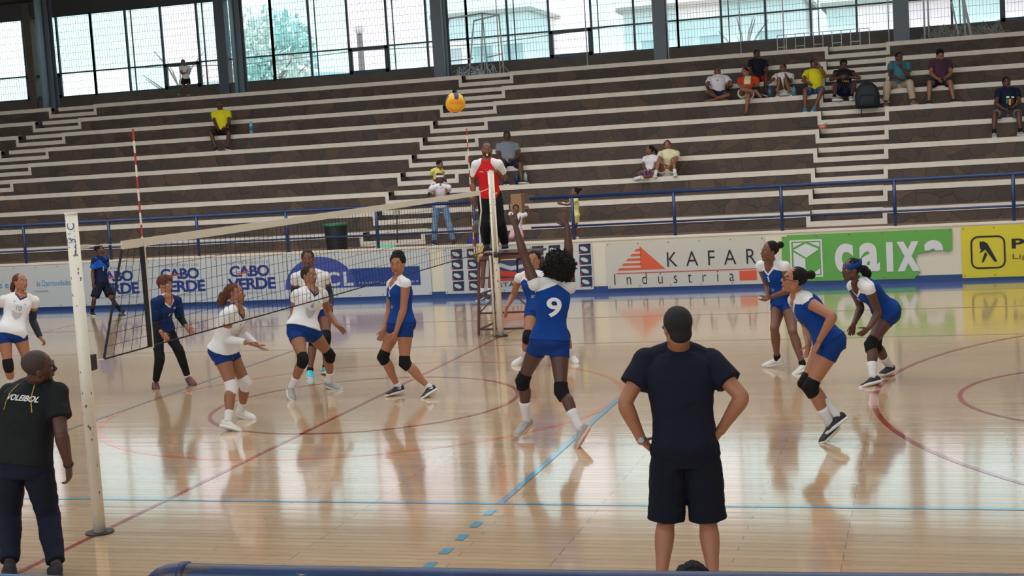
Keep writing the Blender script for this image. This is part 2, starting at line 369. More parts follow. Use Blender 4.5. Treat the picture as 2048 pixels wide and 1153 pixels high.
# back parapet and glazed wall
YW = 24.0; ZS, ZH, ZT = 5.33, 7.88, 6.08
MB().b2((XL, YW - 0.1, 4.80), (XR, YW + 0.15, ZS)).build('wall_back', M_LOWALL, kind='structure')
MB().b2((XL, YW - 0.12, ZH), (XR, YW + 0.2, 8.35)).build('trim_1', mat('dark_steel_lintel', rgb(70, 72, 74), 0.6, 0.1, 2), kind='structure')
cols = [5.80, -0.20, -6.17, -12.16, -18.3, -24.3, 11.8]
bays = [(-24.3, -18.26), (-18.26, -12.2), (-12.2, -6.13), (-6.13, -0.1), (-0.1, 5.83), (5.83, 11.86)]
MSP = 1.206
rg = random.Random(3)
wi = 0
for bi, (xa, xb) in enumerate(bays):
    wi += 1
    e = MB()
    e.b2((xa, YW - 0.03, ZS), (xb, YW + 0.03, ZS + 0.05)); e.b2((xa, YW - 0.03, ZH - 0.06), (xb, YW + 0.03, ZH))
    nm = 5
    ms = [xa + (xb - xa) * i / nm for i in range(nm + 1)]
    for i, x in enumerate(ms): e.b2((x - 0.028, YW - 0.035, ZS), (x + 0.028, YW + 0.035, ZH))
    e.b2((xa, YW - 0.03, ZT - 0.022), (xb, YW + 0.03, ZT + 0.022))
    # slimmer secondary bar set a hand's width from some of the mullions
    for i in (1, 3): e.b2((ms[i] + 0.19, YW - 0.025, ZS), (ms[i] + 0.215, YW + 0.025, ZH))
    # one opening light with a heavier frame in the lower row
    op = {0: 3, 1: 2, 2: 2, 3: 2, 4: 4, 5: 2}[bi]
    a, b = ms[op], ms[op + 1]
    if bi in (0, 1, 2, 3, 5):
        e.b2((a, YW - 0.06, ZS), (b, YW + 0.02, ZS + 0.10)); e.b2((a, YW - 0.06, ZT - 0.08), (b, YW + 0.02, ZT + 0.02))
        e.b2((a, YW - 0.06, ZS), (a + 0.10, YW + 0.02, ZT)); e.b2((b - 0.10, YW - 0.06, ZS), (b, YW + 0.02, ZT))
    wd = e.build('window_%d' % wi, M_FRAME, kind='structure')
    wire = MB()
    nx = int((xb - xa) / 0.085)
    for i in range(nx + 1): x = xa + (xb - xa) * i / nx; wire.b2((x - 0.003, YW + 0.10, ZS), (x + 0.003, YW + 0.108, ZH))
    for i in range(12): z = ZS + 0.05 + i * 0.22; wire.b2((xa, YW + 0.108, z - 0.004), (xb, YW + 0.116, z + 0.004))
    wire.build('safety_mesh', M_WIRE, wd)
    for i in range(nm):
        for (za, zb) in ((ZS + 0.05, ZT - 0.022), (ZT + 0.022, ZH - 0.06)):
            g = MB().b2((ms[i] + 0.028, YW - 0.004, za), (ms[i + 1] - 0.028, YW + 0.004, zb))
            g.build('glass_pane', M_GL[rg.choice([0, 1, 2, 0, 3, 2])], wd)
# columns standing along the top walkway: H-section in front of the glazing
ZTOP = Z0 + 9 * RI
for i, x in enumerate(cols):
    mbc = MB(); y = 21.75; hw = [.19, .165, .21, .12, .12, .17, .17][i]
    mbc.b2((x - hw, y - 0.12, ZTOP), (x + hw, y - 0.095, 9.4)); mbc.b2((x - hw, y + 0.095, ZTOP), (x + hw, y + 0.12, 9.4)); mbc.b2((x - 0.012, y - 0.1, ZTOP), (x + 0.012, y + 0.1, 9.4))
    mbc.b2((x - 0.2, y - 0.16, ZTOP), (x + 0.2, y + 0.16, ZTOP + 0.02))
    c = mbc.build('column_%d' % (i + 1), M_STEEL, kind='structure')
    if i in (2, 3, 4):
        dx = {2: 0.12, 3: -0.08, 4: -0.10}[i]; r_ = {2: 0.028, 3: 0.06, 4: 0.105}[i]
        MB().cyl((x + dx, y - 0.13 - r_, ZTOP), (x + dx, y - 0.13 - r_, 9.4), r_, n=20).build('downpipe', M_TEAL, c, smooth=True)
    if i in (3, 4):
        px0, px1 = {3: (-13.95, -13.62), 4: (-20.52, -20.27)}[i]
        MB().b2((px0, YW - 0.2, 4.9), (px1, YW + 0.1, 8.3)).build('pier', M_LOWALL if i == 4 else M_STEEL, c)
# ceiling: corrugated sheets rising from the eaves, with frames added around the fill lamps
mb = MB(); pitch = 0.2; xs = []
def zc(y): return 8.3 + (24.4 - y) * 0.125 if y > 2 else 8.3 + 22.4 * 0.125
NX = int((XR - XL) / pitch)
rows = [24.4, 2.0, -22.0]; vs = []
for y in rows:
    for i in range(NX * 2 + 1): vs.append((XL + i * pitch / 2, y, zc(y) + (0.035 if i % 2 else 0)))
w_ = NX * 2 + 1
mb.add(vs, [(r * w_ + i, r * w_ + i + 1, (r + 1) * w_ + i + 1, (r + 1) * w_ + i) for r in range(2) for i in range(NX * 2)])
ceil_o = mb.build('ceiling', M_CEIL, kind='structure')
bm_ = MB()
for y in (21.8, 16, 10, 4, -3, -10, -17): bm_.b2((XL, y - 0.06, zc(y) - 0.3), (XR, y + 0.06, zc(y) - 0.02))
bm_.build('purlin', M_STEEL, ceil_o)
for yy, p in ROOF_FILL:
    z = 11.1 if yy < 2 else 10.2
    fr = MB(); fr.b2((-17.1, yy - 0.95, z), (13.1, yy - 0.82, z + 0.06)); fr.b2((-17.1, yy + 0.82, z), (13.1, yy + 0.95, z + 0.06)); fr.b2((-17.1, yy - 0.95, z), (-17, yy + 0.95, z + 0.06)); fr.b2((13, yy - 0.95, z), (13.1, yy + 0.95, z + 0.06))
    fr.build('fill_lamp_frame', M_STEEL, ceil_o)  # unseen frame, added to go with the roof fill lamps
# side walls and wall behind the camera with its long window band
M_SIDE = mat('plain_hall_wall', rgb(176, 168, 150), 0.85, 0.08, 2)
MB().b2((XL - 0.2, -22, -0.2), (XL, 24.4, 11.4)).build('wall_left', M_SIDE, kind='structure')
MB().b2((XR, -22, -0.2), (XR + 0.2, 24.4, 11.4)).build('wall_right', M_SIDE, kind='structure')
wr = MB(); wr.b2((XL, -22.2, -0.2), (XR, -22, 3.6)); wr.b2((XL, -22.2, 8.9), (XR, -22, 11.4))
for x in range(int(XL), int(XR), 6): wr.b2((x, -22.2, 3.6), (x + 0.35, -22, 8.9))
wr.build('wall_rear', M_SIDE, kind='structure')

# ---- outside, seen faintly through the panes; haze is put into the pale colours
M_HILL = mat('haze_painted_hillside', rgb(196, 214, 214), 0.95, 0.06, 0.05)  # hillside colour paled to stand in for distance haze
hill = MB(); hv = []
for i in range(61):
    x = -200 + i * 6.0; h = 9 + 3.0 * noise.noise(V((x * 0.02, 0.3, 0))) + max(0, (x - 5)) * 0.085 + 1.2 * noise.noise(V((x * 0.09, 2, 0)))
    hv.append((x, 150 + 8 * noise.noise(V((x * 0.03, 5, 0))), h * 1.35 + 1))
n_ = len(hv); vs = []
for x, y, h in hv: vs += [(x, y, 0), (x, y + 10, h), (x, y + 60, h * 0.9), (x, y + 80, 0)]
hill.add(vs, [(i * 4 + j, i * 4 + j + 1, (i + 1) * 4 + j + 1, (i + 1) * 4 + j) for i in range(n_ - 1) for j in range(3)])
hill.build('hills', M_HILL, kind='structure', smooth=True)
MB().b2((-300, 24.6, -0.5), (300, 400, -0.3)).build('ground_outside', mat('pale_dry_ground', rgb(205, 198, 188), 0.95, 0.1, 0.2), kind='structure')
M_PALE = mat('haze_paled_render', rgb(244, 243, 242), 0.9, 0.05, 0.5)  # near-white wall colour carries the washed-out look of bright haze
def house(x, y, wx, wy, h, label):
    r = empty('house', (x, y, -0.3), label, 'house')
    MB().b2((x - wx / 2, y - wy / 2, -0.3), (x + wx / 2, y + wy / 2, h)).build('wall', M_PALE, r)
    MB().b2((x - wx / 2 - 0.3, y - wy / 2 - 0.3, h), (x + wx / 2 + 0.3, y + wy / 2 + 0.3, h + 0.25)).build('roof', mat('flat_roof_edge', rgb(200, 190, 184), 0.9), r)
    for i in range(3):
        for z in (h * 0.45, h * 0.78):
            cx = x - wx / 2 + wx * (i + 0.5) / 3
            f = MB().b2((cx - 0.6, y - wy / 2 - 0.05, z - 0.7), (cx + 0.6, y - wy / 2 + 0.02, z + 0.6)).build('window', mat('far_window_glass', rgb(176, 196, 200), 0.3), r)
house(-4, 62, 9, 8, 9.6, 'pale flat-roofed house seen through the panes behind the stored goal')
house(-20, 74, 6, 7, 11.4, 'tall pale block outside the glazing between two thin poles')
house(7.5, 66, 12, 8, 9.3, 'wide low white house outside the panes near the middle of the hall')
M_LEAF = mat('haze_painted_leaves', rgb(206, 232, 226), 0.8, 0.08, 3)  # leaf colour lightened towards white, haze painted in
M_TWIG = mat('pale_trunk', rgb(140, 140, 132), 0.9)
def tree(x, y, h, r, label, seed, bare=False):
    t = empty('tree', (x, y, -0.3), label, 'tree'); rr = random.Random(seed)
    tr = MB(); tr.tube([(x, y, -0.3), (x + 0.15, y, h * 0.5), (x, y, h * 0.85)], [0.2, 0.13, 0.05], 8)
    for i in range(16):
        a = rr.uniform(0, 2 * PI); z = h * rr.uniform(0.5, 0.8); e = V((x + math.cos(a) * r * 0.8, y + math.sin(a) * r * 0.8, z + h * 0.2)); tr.tube([(x, y, z), (V((x, y, z)) + e) / 2 + V((0, 0, 0.2)), e], [0.06, 0.04, 0.015], 5)
    tr.build('trunk', M_TWIG, t)
    if not bare:
        lf = MB()
        for i in range(900):
            d = V((rr.gauss(0, 1), rr.gauss(0, 1), rr.gauss(0, 0.8))); d = d.normalized() * r * rr.uniform(0.45, 1.0); c = V((x, y, h * 0.82)) + d
            a = V((rr.uniform(-1, 1), rr.uniform(-1, 1), rr.uniform(-1, 1))).normalized() * 0.2; b = a.orthogonal().normalized() * 0.12
            lf.add([c - a, c + b, c + a, c - b], [(0, 1, 2, 3)])
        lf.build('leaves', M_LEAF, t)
tree(-22.3, 45, 9.7, 2.2, 'leafy tree outside the glass left of a tall pale pipe column', 1)
tree(-25.9, 43, 8.2, 2.0, 'thin bare tree outside the glass by the opening light', 2, True)
tree(-0.2, 40, 7.6, 1.4, 'bare twiggy tree outside the panes right of the middle column', 4, True)
up = empty('utility_pole', (-14.2, 36, -0.3), 'grey concrete utility pole outside the panes with crossing wires', 'pole')
MB().tube([(-14.2, 36, -0.3), (-14.25, 36, 7.75)], [0.16, 0.11], 10).build('pole', M_TWIG, up, smooth=True)
MB().sph((-14.25, 36, 7.8), 0.2).build('lamp_cap', M_PALE, up, smooth=True)
wv = MB()
for s in (-1, 1): wv.tube([(-14.25, 36, 7.0), (-14.25 + s * 5, 36, 6.85), (-14.25 + s * 10, 36, 7.1)], 0.02, 5)
wv.build('wire', M_TWIG, up)

# ================================================================ RAILS
def rail_run(name, x0, x1, posts, label, y=11.43, zt=1.86, gate=None):
    e = empty(name, ((x0 + x1) / 2, y, 1.035), label, 'railing')
    MB().cyl((x0, y, zt), (x1, y, zt), 0.033).build('top_rail', M_BLUEP, e, smooth=True)
    MB().cyl((x0, y, 1.30), (x1, y, 1.30), 0.02).build('lower_rail', M_BLUEP, e, smooth=True)
    for x in posts: MB().cyl((x, y, 1.035), (x, y, zt), 0.032).build('post', M_BLUEP, e, smooth=True)
    return e
rail_run('guard_rail', -26.8, -2.2, [-2.22, -4.27, -6.24, -8.27, -10.35, -12.44, -14.5, -16.5, -18.5, -20.5, -22.5, -24.5, -26.6], 'long blue pipe railing on the low wall, ending behind the far net post')
rail_run('guard_rail', -1.08, 15.8, [-0.24, 1.72, 3.71, 5.72, 7.74, 9.74, 11.7, 13.7, 15.6], 'blue pipe railing on the low wall above the green and yellow banners')
def chipped_blue():
    m, nt, b = nodes_mat('chipped_blue_rail_paint'); L = nt.links.new
    tc = N(nt, 'ShaderNodeTexCoord'); mp = N(nt, 'ShaderNodeMapping'); mp.inputs['Scale'].default_value = (0.9, 2.5, 2.5); L(tc.outputs['Object'], mp.inputs['Vector'])
    n = N(nt, 'ShaderNodeTexNoise', Scale=2.6, Detail=9.0, Roughness=0.65); L(mp.outputs[0], n.inputs['Vector'])
    cr = N(nt, 'ShaderNodeValToRGB'); e = cr.color_ramp.elements; e[0].position = 0.40; e[0].color = (*rgb(70, 56, 52), 1); e[1].position = 0.44; e[1].color = (*rgb(14, 40, 82), 1)
    x = e.new(0.66); x.color = (*rgb(18, 54, 98), 1); x = e.new(0.72); x.color = (*rgb(200, 185, 110), 1)
    L(n.outputs['Fac'], cr.inputs[0]); L(cr.outputs[0], b.inputs['Base Color']); b.inputs['Roughness'].default_value = 0.4
    bp = N(nt, 'ShaderNodeBump', Strength=0.5, Distance=0.004); L(n.outputs['Fac'], bp.inputs['Height']); L(bp.outputs[0], b.inputs['Normal'])
    return m
M_CHIP = chipped_blue()
RY, RZ = -9.8, 1.055
fr = empty('spectator_rail', (6.5, RY, 0), 'thick chipped blue pipe rail with a curved end, nearest the viewer', 'railing')
pts = [(3.03, RY, 0.0), (3.03, RY, RZ - 0.16)] + [(3.03 + 0.16 * (1 - math.cos(a)), RY, RZ - 0.16 + 0.16 * math.sin(a)) for a in [PI / 12 * i for i in range(1, 7)]] + [(3.6, RY, RZ + 0.0), (5, RY, RZ + 0.012), (8, RY, RZ + 0.06), (15.9, RY, RZ + 0.12)]
MB().tube(pts, 0.055, 20).build('rail_pipe', M_CHIP, fr, smooth=True)
MB().tube([(3.21, RY, RZ), (3.235, RY, RZ)], 0.062, 20).build('weld_collar', M_CHIP, fr, smooth=True)
for x in (6.6, 10, 13.4): MB().cyl((x, RY, 0), (x, RY, RZ), 0.03).build('post', M_CHIP, fr, smooth=True)
fl_ = empty('spectator_rail', (-1, RY, 0), 'lighter blue pipe rail in front of the man in the black shirt', 'railing')
MB().tube([(-9, RY, 1.02), (0.5, RY, 1.005), (2.9, RY, 0.985)], 0.05, 20).build('rail_pipe', mat('scuffed_light_blue_paint', rgb(48, 92, 138), 0.35, 0.3, 5), fl_, smooth=True)
for x in (-7, -3, 2.85): MB().cyl((x, RY, 0), (x, RY, 0.98), 0.03).build('post', M_CHIP, fl_, smooth=True)

# ================================================================ BANNERS on the low wall
YB = 11.305
M_BW = mat('white_banner_vinyl', rgb(186, 188, 184), 0.55, 0.05, 2.5, 0.35, 4)
M_BW2 = mat('aged_white_banner_vinyl', rgb(192, 187, 172), 0.6, 0.07, 2.5, 0.35, 4)
M_NAVY = mat('navy_print', rgb(24, 48, 118), 0.6)
M_GREYP = mat('grey_print', rgb(110, 115, 125), 0.6)
M_BLK = mat('black_print', rgb(26, 24, 28), 0.6)
M_REDP = mat('red_print', rgb(196, 62, 52), 0.6)
M_ORP = mat('orange_red_print', rgb(206, 84, 48), 0.6)
M_SKYP = mat('sky_blue_print', rgb(70, 130, 180), 0.6)
def banner(name, x0, x1, z0, z1, m, label, poly=None):
    e = empty(name, ((x0 + x1) / 2, YB, z0), label, 'banner')
    mb = MB()
    if poly: mb.prism(poly, YB, YB + 0.006)
    else: mb.b2((x0, YB, z0), (x1, YB + 0.006, z1))
    mb.build('sheet', m, e)
    gr = MB(); n = max(2, int((x1 - x0) / 0.5))
    for i in range(n + 1):
        x = x0 + 0.04 + (x1 - x0 - 0.08) * i / n
        for z in (z0 + 0.035, z1 - 0.035):
            if poly and x > 6.0 and z < 0.5: continue
            gr.cyl((x, YB - 0.004, z), (x, YB + 0.001, z), 0.012, n=8)
    gr.build('eyelet', mat('tarnished_eyelet', rgb(90, 85, 80), 0.5), e)
    return e
YT = YB - 0.002
b1 = banner('banner', -16.5, -11.02, 0.08, 0.985, M_BW, 'plain white banner with one line of blue lettering, behind the near net post')
fit_text('lettering', 'às Oportunidades', -12.15, -11.30, 0.50, 0.66, YT, M_SKYP, b1, 0.01)
fit_text('lettering', 'os e a', -13.2, -12.7, 0.52, 0.62, YT, M_SKYP, b1, 0.01)
fit_text('lettering', 'rimento', -12.2, -11.87, 0.40, 0.46, YT, M_GREYP, b1)
b2 = banner('banner', -11.0, -6.25, 0.08, 0.985, M_BW, 'white banner repeating a navy two-line country name behind the net')
for cx in (-10.25, -8.7, -7.1):
    fit_text('lettering', 'GOVERNO DE', cx - 0.46, cx + 0.46, 0.835, 0.89, YT, M_GREYP, b2, 0.005, 1.25)
    fit_text('lettering', 'CABO', cx - 0.44, cx + 0.46, 0.575, 0.805, YT, M_NAVY, b2, 0.035, 0.92)
    fit_text('lettering', 'VERDE', cx - 0.50, cx + 0.58, 0.305, 0.545, YT, M_NAVY, b2, 0.035, 0.92)
    fit_text('lettering', 'A TRABALHAR PARA TODOS', cx - 0.5, cx + 0.58, 0.215, 0.255, YT, M_GREYP, b2, 0.0, 1.1)
    MB().prism([(cx - 0.28, 0.63), (cx + 0.02, 0.67), (cx + 0.02, 0.695), (cx - 0.27, 0.655)], YT - 0.003, YT - 0.001).build('swoosh', M_REDP, b2)
    MB().prism([(cx - 0.3, 0.605), (cx + 0.0, 0.645), (cx + 0.0, 0.66), (cx - 0.29, 0.62)], YT - 0.003, YT - 0.001).build('swoosh', M_BW, b2)
b3 = banner('banner', -6.22, -3.16, 0.08, 0.985, M_BW, 'white banner with a blue disc and a long navy bar behind the players')
disc = [(-5.53 + 0.78 * math.cos(a), 0.28 + 0.64 * math.sin(a)) for a in [PI * i / 40 for i in range(41)]]
MB().prism(disc, YT - 0.002, YT).build('printed_disc', mat('violet_blue_print', rgb(58, 72, 140), 0.6), b3)
MB().prism([(-4.95, 0.28), (-3.38, 0.28), (-3.38, 0.655), (-4.86, 0.655)], YT - 0.001, YT).build('printed_bar', mat('deep_blue_print', rgb(20, 54, 120), 0.6), b3)
fit_text('lettering', 'CL', -5.42, -4.8, 0.31, 0.60, YT - 0.004, M_BW, b3, 0.03, 1.15)
fit_text('lettering', 'TERMINAL DE CARGA', -4.7, -3.42, 0.34, 0.38, YT - 0.004, M_BW, b3, 0.0, 1.6)
M_INK = mat('dark_logo_ink', rgb(34, 34, 58), 0.6)
def logo_tile(parent, x, z):
    s = 0.115
    t = MB().prism([(x - s, z - s * 0.78), (x + s, z - s * 0.78), (x + s * 1.08, z + s * 0.85), (x - s * 0.9, z + s * 0.8)], YT - 0.002, YT).build('logo_tile', M_INK, parent)
    o = [(x - 0.01 + 0.072 * math.cos(a) - 0.016 * math.sin(a), z + 0.045 * math.sin(a) - 0.012 * math.cos(a)) for a in [2 * PI * i / 20 for i in range(20)]]
    MB().prism(o, YT - 0.004, YT - 0.002).build('white_oval', M_BW, t)
    MB().prism([(x - s, z - s * 0.5), (x - s * 0.65, z - s * 0.3), (x - s * 0.75, z - s * 0.75), (x - s, z - s * 0.75)], YT - 0.004, YT - 0.002).build('red_tip', M_REDP, t)
b4 = banner('banner', -2.87, 0.12, 0.08, 0.97, M_BW, 'white banner with rows of small dark oval logos behind the umpire stand')
for cx in (-2.60, -2.27, -0.95, -0.62, -0.29 + 0.27):
    for z in (0.86, 0.65, 0.435, 0.225): logo_tile(b4, cx, z)
MB().b2((-1.80, YT - 0.002, 0.30), (-1.12, YT, 0.90)).build('centre_panel', mat('blue_grey_print', rgb(60, 62, 100), 0.6), b4)
MB().prism([(-1.8, 0.30), (-1.12, 0.30), (-1.12, 0.42), (-1.8, 0.52)], YT - 0.004, YT - 0.002).build('red_sweep', M_REDP, b4)
MB().prism([(-1.8, 0.60), (-1.5, 0.50), (-1.12, 0.56), (-1.12, 0.63), (-1.5, 0.58), (-1.8, 0.68)], YT - 0.004, YT - 0.002).build('pale_sweep', M_BW, b4)
MB().prism([(-1.48 + 0.22 * math.cos(a), 0.70 + 0.15 * math.sin(a)) for a in [PI * i / 16 for i in range(17)]], YT - 0.004, YT - 0.002).build('yellow_disc', mat('sand_print', rgb(206, 186, 120), 0.6), b4)
fit_text('lettering', 'ESTÁDIO', -1.86, -1.10, 0.185, 0.285, YT - 0.004, M_INK, b4, 0.01, 1.1)
fit_text('lettering', '88.9', -1.35, -1.15, 0.13, 0.17, YT - 0.004, M_REDP, b4, 0.01, 1.1)
b5 = banner('banner', 0.40, 3.38, 0.08, 0.955, M_BW2, 'off-white banner with an orange striped triangle and thin black lettering')
ox, oz, Wd, Hh = 0.60, 0.40, 0.97, 0.45
MB().prism([(1.05, 0.87), (1.055, 0.42), (1.52, 0.42)], YT - 0.002, YT).build('orange_sail', M_ORP, b5)
for i in range(5):
    z = 0.42 + i * 0.088; xl = 0.60 + (z - 0.42) * 0.97; xl2 = 0.60 + (z + 0.045 - 0.42) * 0.97
    MB().prism([(xl, z), (1.06, z), (1.06, z + 0.045), (xl2, z + 0.045)], YT - 0.002, YT).build('orange_stripe', M_ORP, b5)
MB().b2((0.58, YT - 0.002, 0.355), (3.22, YT, 0.372)).build('thin_red_rule', M_REDP, b5)
fit_text('lettering', 'KAFAR', 1.56, 3.22, 0.46, 0.735, YT - 0.003, M_BLK, b5, -0.005, 1.9)
fit_text('lettering', 'Indústria', 0.53, 2.80, 0.145, 0.36, YT - 0.003, M_BLK, b5, -0.008, 2.6)
MB().b2((2.90, YT - 0.002, 0.155), (3.22, YT, 0.335)).build('red_block', M_ORP, b5)
# torn green banner
M_GRN = mat('green_banner_vinyl', rgb(92, 158, 66), 0.55, 0.06, 3, 0.35, 4)
poly = [(3.68, 0.10), (6.02, 0.08), (6.06, 0.14), (6.13, 0.19), (6.05, 0.25), (5.99, 0.29), (6.07, 0.33), (6.05, 0.42), (6.08, 0.53), (6.25, 0.545), (6.48, 0.585), (6.60, 0.545), (6.68, 0.575), (6.69, 0.955), (3.80, 0.955), (3.79, 0.93), (3.70, 0.935)]
b6 = banner('banner', 3.70, 6.69, 0.08, 0.955, M_GRN, 'green banner with white lettering and its lower corner torn away', poly)
M_WP = mat('white_print', rgb(206, 206, 202), 0.6)
YG = YT - 0.002
def quad(pts, nm, m, par, y=YG): return MB().prism(pts, y - 0.002, y).build(nm, m, par)
fx0, fx1, fz0, fz1 = 3.84, 4.42, 0.17, 0.86
mbr = MB(); _o = [(fx0, fz0), (fx1, fz0), (fx1, fz1), (fx0, fz1)]; _i = [(fx0 + .03, fz0 + .03), (fx1 - .03, fz0 + .03), (fx1 - .03, fz1 - .03), (fx0 + .03, fz1 - .03)]
mbr.add([(x, YG - 0.002, z) for x, z in _o + _i], [(k, (k + 1) % 4, (k + 1) % 4 + 4, k + 4) for k in range(4)]); mbr.build('logo_border', M_WP, b6)
quad([(3.90, 0.68), (4.13, 0.79), (4.36, 0.68), (4.13, 0.53)], 'logo_cube_top', M_WP, b6)
quad([(3.90, 0.64), (4.11, 0.51), (4.11, 0.22), (3.90, 0.22)], 'logo_cube_side', M_WP, b6)
quad([(3.90, 0.72), (3.90, 0.81), (4.08, 0.81)], 'logo_corner', M_WP, b6); quad([(4.37, 0.72), (4.37, 0.81), (4.18, 0.81)], 'logo_corner', M_WP, b6); quad([(4.22, 0.22), (4.37, 0.22), (4.37, 0.33)], 'logo_corner', M_WP, b6)
fit_text('lettering', 'c', 4.64, 4.97, 0.215, 0.76, YG - 0.002, M_WP, b6, 0.035)
fit_text('lettering', 'a', 5.07, 5.43, 0.215, 0.76, YG - 0.002, M_WP, b6, 0.035)
quad([(5.545, 0.22), (5.66, 0.22), (5.66, 0.755), (5.545, 0.755)], 'lettering', M_WP, b6)
fit_text('lettering', 'x', 5.73, 6.12, 0.22, 0.755, YG - 0.002, M_WP, b6, 0.035, cut=None)
fit_text('lettering', 'a', 6.20, 6.58, 0.22, 0.76, YG - 0.002, M_WP, b6, 0.035, cut=(0, 0, 0.575))
# yellow banner
M_YEL = mat('yellow_banner_vinyl', rgb(206, 190, 42), 0.55, 0.06, 3, 0.35, 4)
b7 = banner('banner', 6.84, 11.5, 0.06, 0.975, M_YEL, 'yellow banner with a rounded black square and walking fingers')
ring = []
def rr_pts(x0, x1, z0, z1, r):
    o = []
    for (cx, cz, a0) in ((x1 - r, z1 - r, 0), (x0 + r, z1 - r, PI / 2), (x0 + r, z0 + r, PI), (x1 - r, z0 + r, 1.5 * PI)):
        o += [(cx + r * math.cos(a0 + PI / 2 * i / 6), cz + r * math.sin(a0 + PI / 2 * i / 6)) for i in range(7)]
    return o
po, pi_ = rr_pts(6.99, 7.575, 0.215, 0.80, 0.13), rr_pts(7.02, 7.545, 0.245, 0.77, 0.10)
mbr = MB(); n_ = len(po); vs = [(x, YG - 0.001, z) for x, z in po + pi_]; mbr.add(vs, [(i, (i + 1) % n_, (i + 1) % n_ + n_, i + n_) for i in range(n_)]); mbr.build('logo_outline', M_BLK, b7)
quad([(7.145, 0.70), (7.22, 0.70), (7.28, 0.66), (7.43, 0.35), (7.41, 0.33), (7.38, 0.345), (7.235, 0.56), (7.20, 0.53), (7.135, 0.495), (7.165, 0.545), (7.145, 0.60)], 'logo_hand', M_BLK, b7)
quad([(7.235, 0.52), (7.27, 0.47), (7.20, 0.325), (7.175, 0.34), (7.19, 0.40)], 'logo_finger', M_BLK, b7)
fit_text('lettering', 'Páginas', 7.68, 8.9, 0.50, 0.73, YG, M_BLK, b7, 0.03)
fit_text('lettering', 'Ligados a si', 7.69, 8.75, 0.34, 0.46, YG, mat('brown_print', rgb(90, 70, 20), 0.6), b7)

# ================================================================ NET
M_PW = mat('chipped_white_post_paint', rgb(196, 190, 172), 0.5, 0.10, 9, 0.15, 30)
def speck_white():
    m, nt, b = nodes_mat('speckled_white_post_paint'); L = nt.links.new
    tc = N(nt, 'ShaderNodeTexCoord'); n = N(nt, 'ShaderNodeTexNoise', Scale=22.0, Detail=5.0); mp = N(nt, 'ShaderNodeMapping'); mp.inputs['Scale'].default_value = (1, 1, 0.6)
    L(tc.outputs['Object'], mp.inputs['Vector']); L(mp.outputs[0], n.inputs['Vector'])
    cr = N(nt, 'ShaderNodeValToRGB'); e = cr.color_ramp.elements; e[0].position = 0.345; e[0].color = (*rgb(96, 88, 80), 1); e[1].position = 0.37; e[1].color = (*rgb(226, 222, 208), 1)
    L(n.outputs['Fac'], cr.inputs[0]); L(cr.outputs[0], b.inputs['Base Color']); b.inputs['Roughness'].default_value = 0.5; return m
M_POST = speck_white()
M_DKM = mat('dark_floor_socket', rgb(40, 38, 36), 0.6)
def post(name, y, label):
    e = empty(name, (0, y, 0), label, 'post')
    MB().cyl((0, y, 0), (0, y, 2.5), 0.047, n=24).build('pole', M_POST, e, smooth=True)
    MB().cyl((0, y, 2.5), (0, y, 2.515), 0.05, n=24).build('cap', M_POST, e, smooth=True)
    MB().cyl((0, y, 0.0), (0, y, 0.012), 0.11, n=20).build('floor_socket', M_DKM, e)
    return e
p1 = post('net_post', -5.53, 'speckled white net post nearest the viewer, with blue scrawl at its top')
hk = MB(); hk.bar((0, -5.49, 2.24), (0, -5.36, 2.24), 0.05, 0.03); hk.cyl((0.02, -5.38, 2.24), (-0.02, -5.38, 2.24), 0.012)
hk.build('hook', M_PW, p1)
MB().b2((-0.04, -5.50, 1.28), (0.04, -5.42, 1.40)).build('cleat', M_DKM, p1)
# scrawled letters on the post: curved onto the tube
def wrap_text(txt, par, cy, zc_, h, ang, r, m):
    me = text_mesh(txt, h, 0.004, 1.0); base = wloc(par)
    xs = [v.co.x for v in me.vertices]; mx_ = (min(xs) + max(xs)) / 2
    for v in me.vertices:
        a = ang + (v.co.y - h * 0.35) / r; v.co = V((r * math.cos(a), cy + r * math.sin(a), zc_ + (v.co.x - mx_))) - base
    me.materials.clear(); me.materials.append(m); o = bpy.data.objects.new('scrawl', me); COL.objects.link(o); o.parent = par
wrap_text('TRVC', p1, -5.53, 2.33, 0.085, -PI / 2 + 0.35, 0.0495, mat('blue_marker', rgb(60, 100, 150), 0.6))
p2 = post('net_post', 5.47, 'white net post beside the umpire stand')
sl = MB(); sl.cyl((-0.075, 5.42, 0.0), (-0.075, 5.42, 1.24), 0.016); sl.cyl((0.02, 5.41, 1.25), (0.02, 5.41, 2.5), 0.022)
sl.build('tension_tube', M_PW, p2, smooth=True)
wh = MB(); wh.cyl((0, 5.38, 1.25), (0.08, 5.38, 1.25), 0.04); wh.bar((0.08, 5.38, 1.25), (0.08, 5.33, 1.12), 0.015); wh.build('winch', M_DKM, p2)
M_NET = mat('black_net_cord', rgb(22, 22, 26), 0.8)
M_TAPE = mat('white_net_tape', rgb(206, 200, 186), 0.7, 0.05, 6)
net = empty('volleyball_net', (0, 0, 0), 'black volleyball net with white top tape strung between the two posts', 'net')
ya, yb, zt, zb = -4.86, 4.87, 2.245, 1.335
def sag(y): return -0.02 * math.cos(y / 5 * PI / 2)
tp = MB(); ys = [ya + (yb - ya) * i / 40 for i in range(41)]
for s in (-0.006, 0.006): pass
vs = []
for y in ys:
    z = zt + sag(y) * 0.3
    vs += [(-0.006, y, z), (0.006, y, z), (0.009, y, z - 0.07), (-0.009, y, z - 0.07)]
tp.add(vs, [(i * 4 + j, i * 4 + (j + 1) % 4, (i + 1) * 4 + (j + 1) % 4, (i + 1) * 4 + j) for i in range(40) for j in range(4)] + [(0, 1, 2, 3), (163, 162, 161, 160)])
tp.build('top_tape', M_TAPE, net)
cords = MB(); nv = 98; cw = 0.0032
